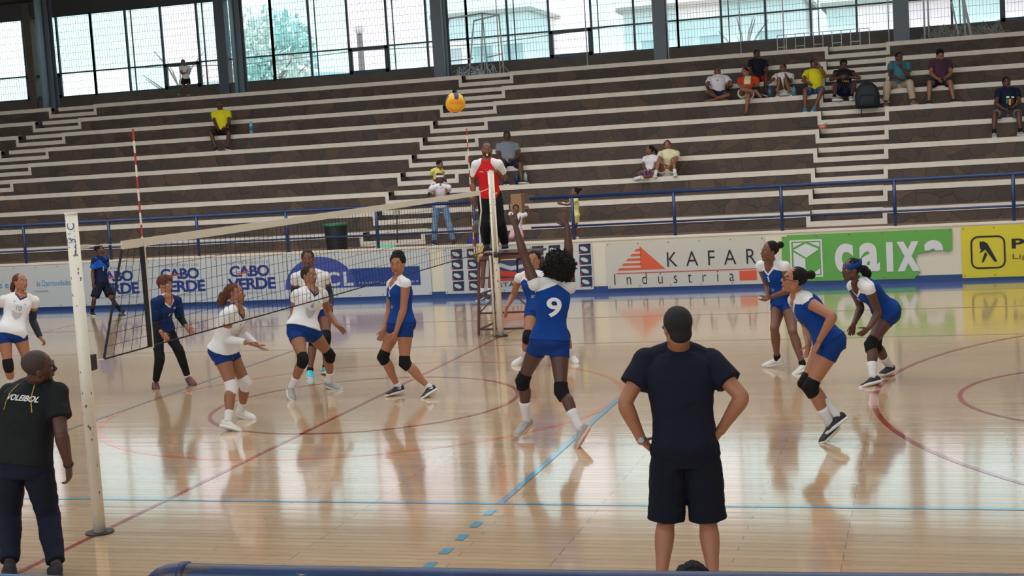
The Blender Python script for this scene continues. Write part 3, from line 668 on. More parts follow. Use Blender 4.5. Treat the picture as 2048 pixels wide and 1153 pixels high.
def netpt(u, v):
    """u 0..1 along, v 0..1 down; lower corners pulled outwards"""
    y = ya + (yb - ya) * u; pull = (-0.40 * (1 - u) ** 10 + 0.0 * u) * v
    x = 0.012 * math.sin(u * 19) * math.sin(v * 3.0)
    return V((x, y + pull, (zt - 0.07) + (zb - zt + 0.07) * v + sag(y) * 0.5 * v))
for i in range(nv + 1):
    for j in range(9):
        a, b = netpt(i / nv, j / 9), netpt(i / nv, (j + 1) / 9); cords.bar(a, b, cw)
for j in range(1, 9):
    for i in range(nv): cords.bar(netpt(i / nv, j / 9), netpt((i + 1) / nv, j / 9), cw)
cords.build('netting', M_NET, net)
br_ = MB()
for i in range(60): br_.bar(netpt(i / 60, 1), netpt((i + 1) / 60, 1), 0.011)
br_.build('bottom_cord', M_NET, net)
for u in (0.0,):
    sd = MB()
    for j in range(8): sd.bar(netpt(u, j / 8), netpt(u, (j + 1) / 8), 0.014)
    sd.build('end_cord', M_NET, net)
sb = MB(); sb.b2((-0.012, -4.535, zb - 0.02), (0.012, -4.513, zt - 0.02)); sb.build('side_band', M_TAPE, net, label='white side band at the near sideline')
sb = MB(); sb.b2((-0.014, -4.572, zb), (0.014, -4.54, zt - 0.07)); sb.build('side_band', M_NET, net, label='black sleeve beside the white side band')
sb = MB(); sb.tube([(0, 4.86, zt - 0.05), (0.02, 4.82, 1.95), (-0.02, 4.80, 1.7), (0.01, 4.70, 1.45), (0, 4.66, zb)], 0.011, 6)
sb.build('hanging_cord', M_TAPE, net, smooth=True)
kn = MB(); rr = random.Random(5)
for i in range(12):
    c = V((0, 4.66 + rr.uniform(-0.05, 0.12), 1.33 + rr.uniform(-0.06, 0.10)))
    kn.tube([c, c + V((rr.uniform(-.05, .05), rr.uniform(-.08, .08), rr.uniform(-.08, .08))), c + V((rr.uniform(-.05, .05), rr.uniform(-.12, .12), rr.uniform(-.12, .06)))], 0.012, 6)
kn.build('rope_knot', mat('straw_rope', rgb(206, 182, 130), 0.8), net, smooth=True)
rp = MB(); rp.tube([(0, -5.40, 2.24), (0, -5.1, 2.235), (0, ya, 2.21)], 0.005, 6); rp.tube([(0, -5.44, 1.34), netpt(0, 1)], 0.007, 6); rp.tube([(0, 5.42, 2.26), (0, yb, 2.22)], 0.005, 6); rp.tube([(0, 5.40, 1.30), netpt(1, 1)], 0.006, 6)
rp.build('tension_rope', M_TAPE, net)
M_ARED = mat('red_antenna_stripe', rgb(176, 48, 46), 0.5); M_AWH = mat('white_antenna_stripe', rgb(224, 218, 206), 0.5)
def antenna(y, label):
    e = empty('net_antenna', (0, y, zb), label, 'antenna'); x = -0.02
    for i in range(18):
        z0 = zb + 0.02 + i * 0.1
        MB().cyl((x, y, z0), (x, y, z0 + 0.1), 0.0085, n=8).build('red_band' if i % 2 else 'white_band', M_ARED if i % 2 else M_AWH, e)
antenna(-4.50, 'red and white striped antenna at the near end of the net')
antenna(4.50, 'red and white striped antenna at the far end of the net')

# ================================================================ BALL
def ball():
    c = V((1.34, -0.05, 3.35)); r = 0.112
    e = empty('volleyball', c, 'yellow and blue volleyball in the air above the net', 'ball')
    rot = Matrix.Rotation(0.5, 3, 'X') @ Matrix.Rotation(0.35, 3, 'Z') @ Matrix.Rotation(0.3, 3, 'Y')
    mb = MB(); n = 12
    for ax in range(3):
        for sgn in (-1, 1):
            for i in range(n):
                for j in range(n):
                    q = []
                    for (a, b) in ((i, j), (i + 1, j), (i + 1, j + 1), (i, j + 1)):
                        u = math.tan((a / n - 0.5) * PI / 2); v = math.tan((b / n - 0.5) * PI / 2)
                        p = [0, 0, 0]; p[ax] = sgn; p[(ax + 1) % 3] = u; p[(ax + 2) % 3] = v * sgn
                        q.append(c + (rot @ V(p).normalized()) * r)
                    mb.cur = (0, 1, 0)[i * 3 // n] if ax != 1 else (2, 0, 2)[i * 3 // n]
                    mb.add(q, [(0, 1, 2, 3)])
    mb.build('shell', [mat('yellow_ball_panel', rgb(232, 176, 24), 0.5), mat('blue_ball_panel', rgb(34, 44, 96), 0.5), mat('orange_ball_panel', rgb(228, 140, 20), 0.5)], e, smooth=True)
ball()

# ================================================================ UMPIRE STAND
M_BRN = mat('brown_steel_paint', rgb(84, 52, 46), 0.5, 0.15, 8)
st = empty('umpire_stand', (0.05, 6.0, 0), 'brown steel umpire stand the man in red stands on', 'stand')
PZ = 1.255
feet = [(-0.40, 5.62), (0.50, 5.66), (-0.40, 6.5), (0.50, 6.5)]
tops = [(-0.34, 5.68), (0.46, 5.70), (-0.34, 6.3), (0.46, 6.3)]
for a, b in zip(feet, tops): MB().bar((a[0], a[1], 0), (b[0], b[1], PZ - 0.03), 0.035).build('leg', M_BRN, st)
pf = MB(); pf.b2((-0.40, 5.60, PZ - 0.03), (0.56, 6.36, PZ)); pf.b2((-0.40, 5.60, PZ - 0.09), (0.56, 5.625, PZ)); pf.build('platform', M_BRN, st)
for z in (0.09, 0.34, 0.60, 0.88):
    f = z / PZ; x0 = -0.40 + 0.06 * f; x1 = 0.5 - 0.04 * f; y0 = 5.62 + 0.06 * f
    MB().bar((x0, y0, z), (x1, y0 + 0.03, z), 0.028).build('rung', M_BRN, st)
for z in (0.09, 0.62):
    for x in (-0.39, 0.49): MB().bar((x, 5.63, z), (x, 6.45, z), 0.025).build('side_brace', M_BRN, st)
MB().bar((-0.36, 5.66, 0.36), (-0.1, 5.66, 0.60), 0.018).build('diagonal_brace', M_BRN, st); MB().bar((0.46, 5.68, 0.36), (0.2, 5.68, 0.60), 0.018).build('diagonal_brace', M_BRN, st)
bk = MB(); bk.bar((0.08, 6.32, 0.70), (0.08, 6.32, 1.1), 0.025); bk.bar((0.44, 6.32, 0.70), (0.44, 6.32, 1.1), 0.025); bk.bar((0.08, 6.32, 1.1), (0.44, 6.32, 1.1), 0.025); bk.build('back_frame', M_DKM, st)

# ================================================================ BIN and small things
bn = empty('litter_bin', (-5.54, 12.3, 0.95), 'black plastic bin with a green rim behind the railing', 'bin')
MB().tube([(-5.54, 12.3, 0.95), (-5.54, 12.3, 1.49)], [0.21, 0.25], 28).build('tub', mat('black_plastic', rgb(24, 28, 34), 0.45, 0.1, 5), bn, smooth=False)
MB().tube([(-5.54, 12.3, 1.49), (-5.54, 12.3, 1.53)], [0.262, 0.262], 28).build('rim', mat('green_plastic', rgb(30, 120, 80), 0.45), bn)
M_CLEAR = mat('pale_blue_bottle_plastic', rgb(120, 170, 190), 0.2, spec=0.6); M_CAP = mat('blue_bottle_cap', rgb(60, 130, 190), 0.4)
def bottle(x, y, z, h, label, m=None, wd=0.045):
    e = empty('water_bottle', (x, y, z), label, 'bottle')
    MB().tube([(x, y, z), (x, y, z + h * 0.72), (x, y, z + h * 0.86), (x, y, z + h * 0.93)], [wd, wd, wd * 0.5, wd * 0.35], 12).build('body', m or M_CLEAR, e, smooth=True)
    MB().cyl((x, y, z + h * 0.93), (x, y, z + h), wd * 0.42, n=12).build('cap', M_CAP, e, smooth=True)
    if m is None: MB().cyl((x, y, z + h * 0.3), (x, y, z + h * 0.6), wd * 1.02, n=12).build('wrapper', mat('blue_bottle_wrapper', rgb(40, 110, 190), 0.5), e, smooth=True)
def tierp(k): return Y0 + k * TR, Z0 + k * RI
y6, z6 = tierp(6); y3, z3 = tierp(3); y4, z4 = tierp(4); y2, z2 = tierp(2)
bottle(-10.47, y6 + 0.15, z6, 0.33, 'clear water bottle with blue wrapper standing beside the man in the yellow shirt')
bottle(-2.40, tierp(2)[0] + 0.74, z2, 0.28, 'white-capped bottle on the step beside the seated man in grey', mat('frosted_plastic', rgb(170, 180, 186), 0.3))
bottle(-2.60, tierp(2)[0] + 0.74, z2, 0.25, 'dark blue bottle on the step under the seated man in grey', mat('dark_blue_plastic', rgb(30, 60, 96), 0.4))
bottle(2.83, y6 + 0.30, z6, 0.27, 'large blue water bottle between the girl in orange and the girl hugging her knees', mat('translucent_blue_plastic', rgb(50, 88, 110), 0.3), 0.06)
bottle(3.40, y6 + 0.06, z6, 0.24, 'teal bottle standing in front of the girl hugging her knees', mat('teal_plastic', rgb(70, 130, 136), 0.3), 0.055)
bottle(8.40, tierp(3)[0] + 0.45, z3, 0.32, 'teal bottle at the edge of the picture beside the man in the printed navy shirt', mat('green_teal_plastic', rgb(30, 110, 110), 0.3), 0.05)
def backpack():
    x, y, z = 5.07, tierp(5)[0] + 0.2, tierp(5)[1] + 0.012
    e = empty('backpack', (x, y, z), 'black backpack leaning on the step beside the man with folded arms', 'bag')
    M = mat('black_nylon', rgb(18, 26, 32), 0.7, 0.1, 8, 0.3, 15)
    mb = MB(); rs = []
    for t, w_, d in ((0, .23, .11), (.06, .27, .15), (.3, .265, .15), (.46, .22, .12), (.55, .13, .07), (.57, .05, .03)):
        rs.append([V((x + w_ * math.copysign(abs(math.cos(a)) ** 0.6, math.cos(a)), y + d * math.copysign(abs(math.sin(a)) ** 0.6, math.sin(a)), z + t)) for a in [2 * PI * i / 24 for i in range(24)]])
    mb.rings(rs); mb.build('bag_body', M, e, smooth=True)
    mb = MB(); rs = []
    for t, w_, d in ((.03, .17, .03), (.08, .19, .05), (.24, .18, .05), (.3, .14, .02)):
        rs.append([V((x + w_ * math.copysign(abs(math.cos(a)) ** 0.6, math.cos(a)), y - 0.14 + d * math.sin(a), z + t)) for a in [2 * PI * i / 20 for i in range(20)]])
    mb.rings(rs); mb.build('front_pocket', M, e, smooth=True)
    MB().tube([(x - .05, y, z + .56), (x - .03, y - .02, z + .61), (x + .03, y - .02, z + .61), (x + .05, y, z + .56)], 0.012, 8).build('handle', M, e, smooth=True)
    MB().tube([(x - .12, y - .17, z + .04), (x - .13, y - .27, z - .02), (x - .13, y - .30, z - .16)], 0.011, 6).build('strap', M, e, smooth=True)
backpack()
cup = empty('food_tub', (4.13, tierp(4)[0] + 0.1, tierp(4)[1]), 'small red and white paper tub left on the stair corner', 'container')
cx_, cy_, cz_ = 4.13, tierp(4)[0] + 0.1, tierp(4)[1] + 0.012
MB().tube([(cx_, cy_, cz_), (cx_, cy_, cz_ + 0.09)], [0.075, 0.09], 16).build('tub', mat('red_white_card', rgb(208, 120, 96), 0.6, 0.3, 20), cup, smooth=True)
MB().tube([(cx_, cy_, cz_ + 0.09), (cx_, cy_, cz_ + 0.14)], [0.095, 0.095], 16).build('lid', mat('white_card', rgb(220, 210, 196), 0.6), cup, smooth=True)
bx = empty('cardboard_box', (-2.02, 13.8, Z0 + .012), 'brown cardboard box standing on the lowest row behind the umpire', 'box')
MB().b2((-2.13, 13.72, Z0 + .012), (-1.90, 13.95, 1.90)).build('carton', mat('brown_cardboard', rgb(150, 116, 84), 0.8, 0.06, 5), bx)
MB().b2((-2.12, 13.714, 1.5), (-1.91, 13.72, 1.53)).build('tape', mat('packing_tape', rgb(170, 140, 100), 0.4), bx)
def lump(name, x, y, z, a, b, h, m, label, cat, parts=None):
    e = empty(name, (x, y, z), label, cat); mb = MB(); rs = []
    for i in range(7):
        t = i / 6; rs.append([V((x + a * math.cos(q) * (1 - t ** 2) ** 0.5 * (1 + 0.2 * math.sin(3 * q + t * 4)) + t * 0.05, y + b * math.sin(q) * (1 - t ** 2) ** 0.5, z + h * t)) for q in [2 * PI * k / 18 for k in range(18)]])
    mb.rings(rs[:-1]); mb.build('folds', m, e, smooth=True)
    MB().tube([(x + a * .3, y - b, z + h * .3), (x + a * .7, y - b * 1.2, z + h * .15), (x + a * 1.1, y - b, z + 0.01)], 0.018, 6).build('strap', mat('dark_red_webbing', rgb(120, 50, 46), 0.7), e, smooth=True)
lump('sports_bag', -2.55, 12.6, 0.95, 0.28, 0.16, 0.22, cloth('royal_blue_nylon', rgb(36, 66, 150)), 'blue sports bag lying on the walkway beside the man in jeans', 'bag')
lump('folded_cloth', -4.42, 12.1, 0.95, 0.25, 0.12, 0.13, cloth('mint_cloth', rgb(110, 190, 170)), 'mint green cloth bundled on the walkway behind the bun-haired player', 'cloth')
br2 = empty('broom', (-3.95, 13.3, 0.95), 'broom leaning on the lowest riser between the bin and the man in jeans', 'broom')
MB().cyl((-4.62, 13.40, 1.0), (-4.60, 13.45, 1.62), 0.013, n=8).build('handle', mat('dark_broom_handle', rgb(46, 42, 40), 0.5), br2, smooth=True)
MB().b2((-4.66, 13.37, 1.6), (-4.53, 13.45, 1.7)).build('brush_head', mat('pale_bristles', rgb(170, 170, 160), 0.9), br2)

# ================================================================ things stored on the top walkway
M_GOAL = mat('white_goal_tube', rgb(190, 200, 204), 0.5, 0.08, 6)
zt9 = ZTOP
def goal(label, A, B, Ct, D, y, netc, nm='goal_frame'):
    e = empty(nm, ((A[0] + D[0]) / 2, y, zt9), label, 'goal')
    f = MB(); f.tube([A, B], 0.022, 8); f.tube([B, Ct], 0.022, 8); f.tube([Ct, D], 0.022, 8); f.build('front_frame', M_GOAL, e, smooth=True)
    return e
g1 = goal('white goal frame stored on the top walkway beside a column', (-6.35, 22.1, zt9), (-6.02, 22.1, 6.50), (-5.25, 22.7, 6.62), (-5.45, 22.9, zt9), 22.3, None)
f = MB()
f.tube([(-5.62, 22.3, zt9), (-5.38, 22.3, 6.40)], 0.022, 8); f.tube([(-5.38, 22.3, 6.40), (-4.66, 22.3, 6.50)], 0.022, 8); f.tube([(-4.66, 22.3, 6.50), (-4.62, 22.3, zt9)], 0.022, 8); f.tube([(-5.25, 22.7, 6.62), (-4.66, 22.3, 6.50)], 0.02, 8); f.tube([(-5.25, 22.7, 6.62), (-5.2, 22.7, zt9)], 0.02, 8)
f.build('side_frame', M_GOAL, g1, smooth=True)
f = MB(); f.tube([(-6.27, 22.1, 5.35), (-5.5, 22.4, 5.40)], 0.016, 8); f.tube([(-5.2, 22.7, 5.42), (-4.64, 22.3, 5.45)], 0.016, 8); f.build('crossbar', M_GOAL, g1, smooth=True)
def tangle(par, x0, x1, y, z0, z1, n, seed, m, nm='goal_net'):
    rr = random.Random(seed); t = MB()
    for i in range(n):
        a = V((rr.uniform(x0, x1), y + rr.uniform(-.15, .15), z0 + 0.02)); b = V((a.x + rr.uniform(-.3, .3), y + rr.uniform(-.15, .15), rr.uniform(z0, z1))); c = V((b.x + rr.uniform(-.3, .3), y + rr.uniform(-.15, .15), z0 + 0.02))
        t.tube([a, (a + b) / 2 + V((rr.uniform(-.05, .05), 0, .03)), b, (b + c) / 2 + V((rr.uniform(-.05, .05), 0, .03)), c], 0.008, 4)
    t.build(nm, m, par)
tangle(g1, -6.2, -4.7, 22.2, zt9, zt9 + 0.38, 40, 3, M_GOAL)
g2 = goal('white goal frame with a heaped grey net at the far end of the top walkway', (6.35, 21.6, zt9), (6.33, 21.6, 7.2), (6.43, 21.9, 7.2), (6.45, 21.9, zt9), 21.7, None)
f = MB(); f.tube([(7.43, 21.8, zt9), (7.05, 21.9, 7.3)], 0.03, 8); f.tube([(7.30, 21.8, zt9), (7.22, 21.9, 7.3)], 0.03, 8); f.tube([(7.15, 21.8, zt9), (7.0, 22.0, 5.8)], 0.022, 8); f.tube([(7.45, 21.8, zt9), (7.2, 21.9, 6.2)], 0.03, 8)
f.build('side_frame', M_GOAL, g2, smooth=True)
tangle(g2, 6.5, 8.1, 21.9, zt9, zt9 + 0.40, 130, 8, mat('grey_net_cord', rgb(150, 150, 146), 0.8))
bar_ = empty('crowd_barrier', (3.9, 21.7, zt9), 'low grey steel barrier of thin uprights on the top walkway', 'barrier')
f = MB(); y = 21.65
for i in range(11): f.cyl((2.78 + i * 0.225, y, zt9), (2.78 + i * 0.225, y, zt9 + 0.42), 0.011, n=6)
f.cyl((2.78, y, zt9 + 0.42), (5.03, y, zt9 + 0.42), 0.011, n=6); f.build('uprights', M_GOAL, bar_)
for i in range(0, 10, 2): MB().cyl((2.78 + i * 0.225, y, zt9 + 0.12), (3.005 + i * 0.225, y, zt9 + 0.12), 0.011, n=6).build('low_rail', M_GOAL, bar_)
for i, (x, h, lab) in enumerate(((-2.13, 4.2, 'thin white pole on the top walkway near the middle of the glazing'), (1.87, 4.2, 'thin white pole on the top walkway above the boy in black'), (-4.52, 4.2, 'thin white pole on the top walkway beside the stored goal frame'), (0.02, 4.2, 'thin white pole fixed close beside the middle column'), (5.50, 4.2, 'thin white pole fixed close beside the far column'), (2.95, 2.6, 'thin white pole standing at the end of the low barrier'))):
    e = empty('thin_pole', (x, 21.62, zt9), lab, 'pole')
    MB().cyl((x, 21.62, zt9), (x, 21.62, min(zt9 + h, 8.5)), 0.014, n=8).build('tube', M_GOAL, e, smooth=True)
    MB().cyl((x, 21.62, zt9), (x, 21.62, zt9 + 0.02), 0.05, n=10).build('foot_plate', M_GOAL, e)
POSES = {
'setter9': {"J": {"pel": [2.79, -2.036, 0.937], "neck": [2.829, -1.929, 1.48], "head": [2.843, -1.835, 1.635], "shL": [2.684, -2.057, 1.505], "shR": [2.96, -1.792, 1.437], "elL": [2.59, -2.054, 1.797], "elR": [2.963, -1.768, 1.759], "wrL": [2.529, -2.049, 2.053], "wrR": [2.956, -1.746, 2.025], "haL": [2.512, -2.048, 2.147], "haR": [2.916, -1.756, 2.112], "hipL": [2.696, -2.042, 0.944], "hipR": [2.882, -2.035, 0.916], "knL": [2.487, -2.005, 0.564], "knR": [2.917, -2.195, 0.491], "anL": [2.481, -1.925, 0.155], "anR": [3.123, -2.347, 0.152], "toL": [2.412, -2.084, 0.066], "toR": [3.078, -2.468, -0.01]}, "F": [-0.503, 0.864, 0.0], "HF": [-0.49, 0.757, 0.432], "H": 1.72},
'blue10': {"J": {"pel": [1.382, 2.735, 0.679], "neck": [1.292, 2.816, 1.166], "head": [1.318, 2.841, 1.343], "shL": [1.48, 2.783, 1.133], "shR": [1.107, 2.851, 1.12], "elL": [1.546, 2.933, 0.888], "elR": [0.977, 2.955, 0.877], "wrL": [1.693, 2.819, 0.719], "wrR": [0.941, 2.74, 0.75], "haL": [1.717, 2.872, 0.652], "haR": [0.916, 2.76, 0.669], "hipL": [1.475, 2.734, 0.673], "hipR": [1.289, 2.736, 0.683], "knL": [1.751, 2.585, 0.404], "knR": [1.286, 2.453, 0.384], "anL": [1.775, 2.801, 0.076], "anR": [1.153, 2.682, 0.091], "toL": [1.864, 2.637, 0.024], "toR": [1.045, 2.537, 0.02]}, "F": [-0.009, -1.0, -0.0], "HF": [0.085, -0.996, 0.0], "H": 1.68},
'blue3': {"J": {"pel": [4.601, 2.146, 0.763], "neck": [4.489, 2.076, 1.253], "head": [4.473, 1.995, 1.411], "shL": [4.65, 1.963, 1.226], "shR": [4.341, 2.202, 1.223], "elL": [4.675, 1.995, 0.931], "elR": [4.395, 2.317, 0.954], "wrL": [4.511, 1.804, 0.892], "wrR": [4.428, 2.081, 0.863], "haL": [4.437, 1.771, 0.857], "haR": [4.373, 2.025, 0.823], "hipL": [4.663, 2.076, 0.761], "hipR": [4.539, 2.217, 0.762], "knL": [4.723, 1.786, 0.465], "knR": [4.5, 1.906, 0.493], "anL": [4.834, 1.695, 0.077], "anR": [4.505, 2.029, 0.107], "toL": [4.72, 1.549, 0.007], "toR": [4.328, 2.08, 0.041]}, "F": [-0.645, -0.765, -0.0], "HF": [-0.814, -0.58, 0.047], "H": 1.7},
'blue11': {"J": {"pel": [5.405, -2.004, 0.865], "neck": [5.143, -1.959, 1.304], "head": [5.115, -2.036, 1.462], "shL": [5.242, -2.13, 1.266], "shR": [5.089, -1.776, 1.245], "elL": [5.462, -2.278, 1.147], "elR": [5.183, -1.681, 0.978], "wrL": [5.337, -2.243, 0.933], "wrR": [5.208, -1.892, 0.839], "haL": [5.303, -2.204, 0.861], "haR": [5.189, -1.866, 0.757], "hipL": [5.433, -2.094, 0.862], "hipR": [5.381, -1.915, 0.864], "knL": [5.227, -2.171, 0.493], "knR": [5.175, -2.035, 0.511], "anL": [5.395, -2.116, 0.134], "anR": [5.455, -2.081, 0.209], "toL": [5.305, -2.251, 0.022], "toR": [5.357, -2.212, 0.104]}, "F": [-0.908, -0.418, -0.0], "HF": [-0.9, -0.362, 0.241], "H": 1.7},
'blue7': {"J": {"pel": [5.814, 1.26, 0.738], "neck": [5.539, 1.02, 1.103], "head": [5.463, 0.955, 1.254], "shL": [5.654, 0.858, 1.047], "shR": [5.46, 1.196, 1.048], "elL": [5.74, 0.941, 0.77], "elR": [5.538, 1.32, 0.785], "wrL": [5.641, 0.747, 0.632], "wrR": [5.464, 1.127, 0.631], "haL": [5.571, 0.736, 0.576], "haR": [5.438, 1.152, 0.549], "hipL": [5.845, 1.171, 0.729], "hipR": [5.786, 1.35, 0.744], "knL": [5.64, 0.972, 0.414], "knR": [5.679, 1.188, 0.377], "anL": [5.665, 0.747, 0.075], "anR": [5.826, 1.438, 0.091], "toL": [5.521, 0.622, 0.012], "toR": [5.736, 1.269, 0.046]}, "F": [-0.814, -0.58, -0.0], "HF": [-0.814, -0.58, 0.047], "H": 1.72},
'blue8': {"J": {"pel": [0.325, 0.458, 0.839], "neck": [0.317, 0.503, 1.364], "head": [0.312, 0.517, 1.544], "shL": [0.457, 0.366, 1.328], "shR": [0.176, 0.632, 1.303], "elL": [0.422, 0.314, 1.031], "elR": [0.142, 0.584, 0.987], "wrL": [0.343, 0.252, 0.79], "wrR": [0.121, 0.426, 0.788], "haL": [0.315, 0.228, 0.7], "haR": [0.084, 0.409, 0.709], "hipL": [0.398, 0.4, 0.827], "hipR": [0.251, 0.516, 0.838], "knL": [0.385, 0.331, 0.402], "knR": [0.075, 0.441, 0.46], "anL": [0.653, 0.389, 0.096], "anR": [0.212, 0.522, 0.089], "toL": [0.605, 0.214, 0.019], "toR": [0.115, 0.361, 0.036]}, "F": [-0.704, -0.71, -0.0], "HF": [0.037, -0.999, 0.0], "H": 1.7},
'white6': {"J": {"pel": [-0.975, 0.547, 0.787], "neck": [-0.924, 0.735, 1.255], "head": [-0.956, 0.812, 1.413], "shL": [-0.842, 0.902, 1.188], "shR": [-1.031, 0.569, 1.223], "elL": [-0.858, 1.062, 0.937], "elR": [-1.114, 0.609, 0.94], "wrL": [-0.692, 0.936, 0.791], "wrR": [-1.014, 0.489, 0.738], "haL": [-0.632, 0.954, 0.725], "haR": [-0.97, 0.5, 0.661], "hipL": [-0.913, 0.618, 0.788], "hipR": [-1.037, 0.475, 0.784], "knL": [-0.756, 0.796, 0.445], "knR": [-0.863, 0.264, 0.468], "anL": [-0.854, 0.947, 0.088], "anR": [-1.071, 0.314, 0.132], "toL": [-0.68, 0.879, 0.028], "toR": [-0.994, 0.17, 0.023]}, "F": [0.799, -0.601, 0.0], "HF": [0.925, -0.349, 0.148], "H": 1.7},
'white7': {"J": {"pel": [-1.528, 2.247, 0.838], "neck": [-1.566, 2.181, 1.352], "head": [-1.609, 2.231, 1.52], "shL": [-1.384, 2.234, 1.29], "shR": [-1.75, 2.11, 1.301], "elL": [-1.412, 2.401, 1.041], "elR": [-1.859, 2.25, 1.058], "wrL": [-1.317, 2.207, 0.9], "wrR": [-1.735, 2.081, 0.907], "haL": [-1.337, 2.256, 0.827], "haR": [-1.692, 2.011, 0.871], "hipL": [-1.444, 2.287, 0.829], "hipR": [-1.612, 2.208, 0.842], "knL": [-1.35, 2.044, 0.499], "knR": [-1.518, 2.03, 0.471], "anL": [-1.389, 2.048, 0.094], "anR": [-1.559, 1.926, 0.08], "toL": [-1.487, 2.203, 0.023], "toR": [-1.474, 1.755, 0.025]}, "F": [0.373, -0.928, 0.0], "HF": [0.373, -0.928, 0.0], "H": 1.72},
'white5': {"J": {"pel": [-1.109, -1.206, 0.807], "neck": [-0.918, -1.239, 1.273], "head": [-0.954, -1.148, 1.419], "shL": [-0.941, -1.053, 1.208], "shR": [-0.905, -1.432, 1.227], "elL": [-1.019, -0.923, 0.956], "elR": [-0.985, -1.365, 0.952], "wrL": [-0.815, -1.021, 0.845], "wrR": [-0.737, -1.402, 0.923], "haL": [-0.747, -0.995, 0.791], "haR": [-0.662, -1.369, 0.887], "hipL": [-1.117, -1.115, 0.797], "hipR": [-1.101, -1.298, 0.814], "knL": [-0.951, -1.057, 0.422], "knR": [-0.976, -1.348, 0.423], "anL": [-1.113, -0.916, 0.09], "anR": [-0.945, -1.558, 0.089], "toL": [-0.937, -0.961, 0.023], "toR": [-0.768, -1.599, 0.017]}, "F": [0.991, 0.133, 0.0], "HF": [0.979, 0.181, 0.099], "H": 1.68},
'libero4': {"J": {"pel": [-3.382, 1.38, 0.739], "neck": [-3.188, 1.232, 1.166], "head": [-3.216, 1.297, 1.326], "shL": [-3.138, 1.411, 1.121], "shR": [-3.24, 1.05, 1.133], "elL": [-3.199, 1.569, 0.885], "elR": [-3.352, 1.171, 0.894], "wrL": [-3.037, 1.425, 0.763], "wrR": [-3.191, 1.054, 0.744], "haL": [-2.984, 1.447, 0.695], "haR": [-3.142, 1.076, 0.674], "hipL": [-3.354, 1.466, 0.734], "hipR": [-3.411, 1.293, 0.743], "knL": [-3.1, 1.302, 0.464], "knR": [-3.282, 1.119, 0.395], "anL": [-3.094, 1.453, 0.103], "anR": [-3.454, 1.249, 0.072], "toL": [-2.955, 1.35, 0.021], "toR": [-3.352, 1.097, 0.012]}, "F": [0.859, -0.512, 0.0], "HF": [0.975, -0.223, 0.0], "H": 1.66},
'white10': {"J": {"pel": [-5.308, 0.886, 0.822], "neck": [-5.306, 1.142, 1.27], "head": [-5.295, 1.166, 1.45], "shL": [-5.192, 1.285, 1.19], "shR": [-5.451, 1.0, 1.243], "elL": [-5.303, 1.361, 0.92], "elR": [-5.676, 1.111, 1.077], "wrL": [-5.2, 1.351, 0.684], "wrR": [-5.621, 0.942, 0.89], "haL": [-5.154, 1.373, 0.608], "haR": [-5.674, 0.946, 0.818], "hipL": [-5.246, 0.957, 0.82], "hipR": [-5.37, 0.812, 0.82], "knL": [-5.168, 0.981, 0.401], "knR": [-5.3, 0.748, 0.402], "anL": [-5.28, 1.213, 0.089], "anR": [-5.423, 0.952, 0.077], "toL": [-5.138, 1.087, 0.035], "toR": [-5.25, 0.869, 0.024]}, "F": [0.727, -0.687, 0.0], "HF": [0.958, -0.244, 0.15], "H": 1.72},
'boy3': {"J": {"pel": [-9.833, 10.185, 0.67], "neck": [-9.839, 10.217, 1.161], "head": [-9.842, 10.222, 1.326], "shL": [-9.831, 10.385, 1.108], "shR": [-9.859, 10.045, 1.124], "elL": [-9.91, 10.496, 0.883], "elR": [-9.917, 10.011, 0.87], "wrL": [-9.981, 10.299, 0.802], "wrR": [-9.878, 9.934, 0.662], "haL": [-10.059, 10.3, 0.799], "haR": [-9.888, 9.959, 0.589], "hipL": [-9.828, 10.267, 0.656], "hipR": [-9.837, 10.102, 0.661], "knL": [-9.653, 10.182, 0.344], "knR": [-9.88, 9.923, 0.342], "anL": [-9.618, 10.403, 0.072], "anR": [-10.047, 10.068, 0.068], "toL": [-9.461, 10.344, 0.029], "toR": [-9.922, 9.955, 0.029]}, "F": [1.0, -0.009, 0.0], "HF": [0.996, 0.085, 0.0], "H": 1.5},
'coach': {"J": {"pel": [0.134, -6.583, 0.806], "neck": [0.187, -6.437, 1.337], "head": [0.286, -6.517, 1.47], "shL": [-0.01, -6.461, 1.272], "shR": [0.378, -6.474, 1.279], "elL": [-0.086, -6.595, 1.006], "elR": [0.466, -6.593, 1.011], "wrL": [-0.143, -6.534, 0.757], "wrR": [0.444, -6.507, 0.764], "haL": [-0.107, -6.618, 0.756], "haR": [0.429, -6.487, 0.677], "hipL": [0.039, -6.599, 0.798], "hipR": [0.227, -6.567, 0.795], "knL": [-0.088, -6.499, 0.393], "knR": [0.201, -6.452, 0.38], "anL": [0.066, -6.752, 0.117], "anR": [0.386, -6.676, 0.093], "toL": [-0.051, -6.61, 0.035], "toR": [0.258, -6.532, 0.035]}, "F": [-0.373, 0.928, 0.0], "HF": [0.794, 0.608, 0.0], "H": 1.75},
'navyman': {"J": {"pel": [4.816, -6.477, 0.886], "neck": [4.789, -6.391, 1.47], "head": [4.807, -6.477, 1.633], "shL": [4.593, -6.431, 1.423], "shR": [4.982, -6.361, 1.401], "elL": [4.472, -6.58, 1.183], "elR": [5.182, -6.465, 1.192], "wrL": [4.558, -6.526, 0.939], "wrR": [5.032, -6.422, 0.979], "haL": [4.605, -6.477, 0.878], "haR": [4.987, -6.473, 0.918], "hipL": [4.721, -6.495, 0.872], "hipR": [4.911, -6.462, 0.865], "knL": [4.678, -6.497, 0.435], "knR": [4.932, -6.456, 0.426], "anL": [4.668, -6.719, 0.095], "anR": [4.987, -6.685, 0.094], "toL": [4.633, -6.529, 0.035], "toR": [4.954, -6.495, 0.035]}, "F": [-0.182, 0.983, 0.0], "HF": [-0.462, 0.887, 0.0], "H": 1.76},
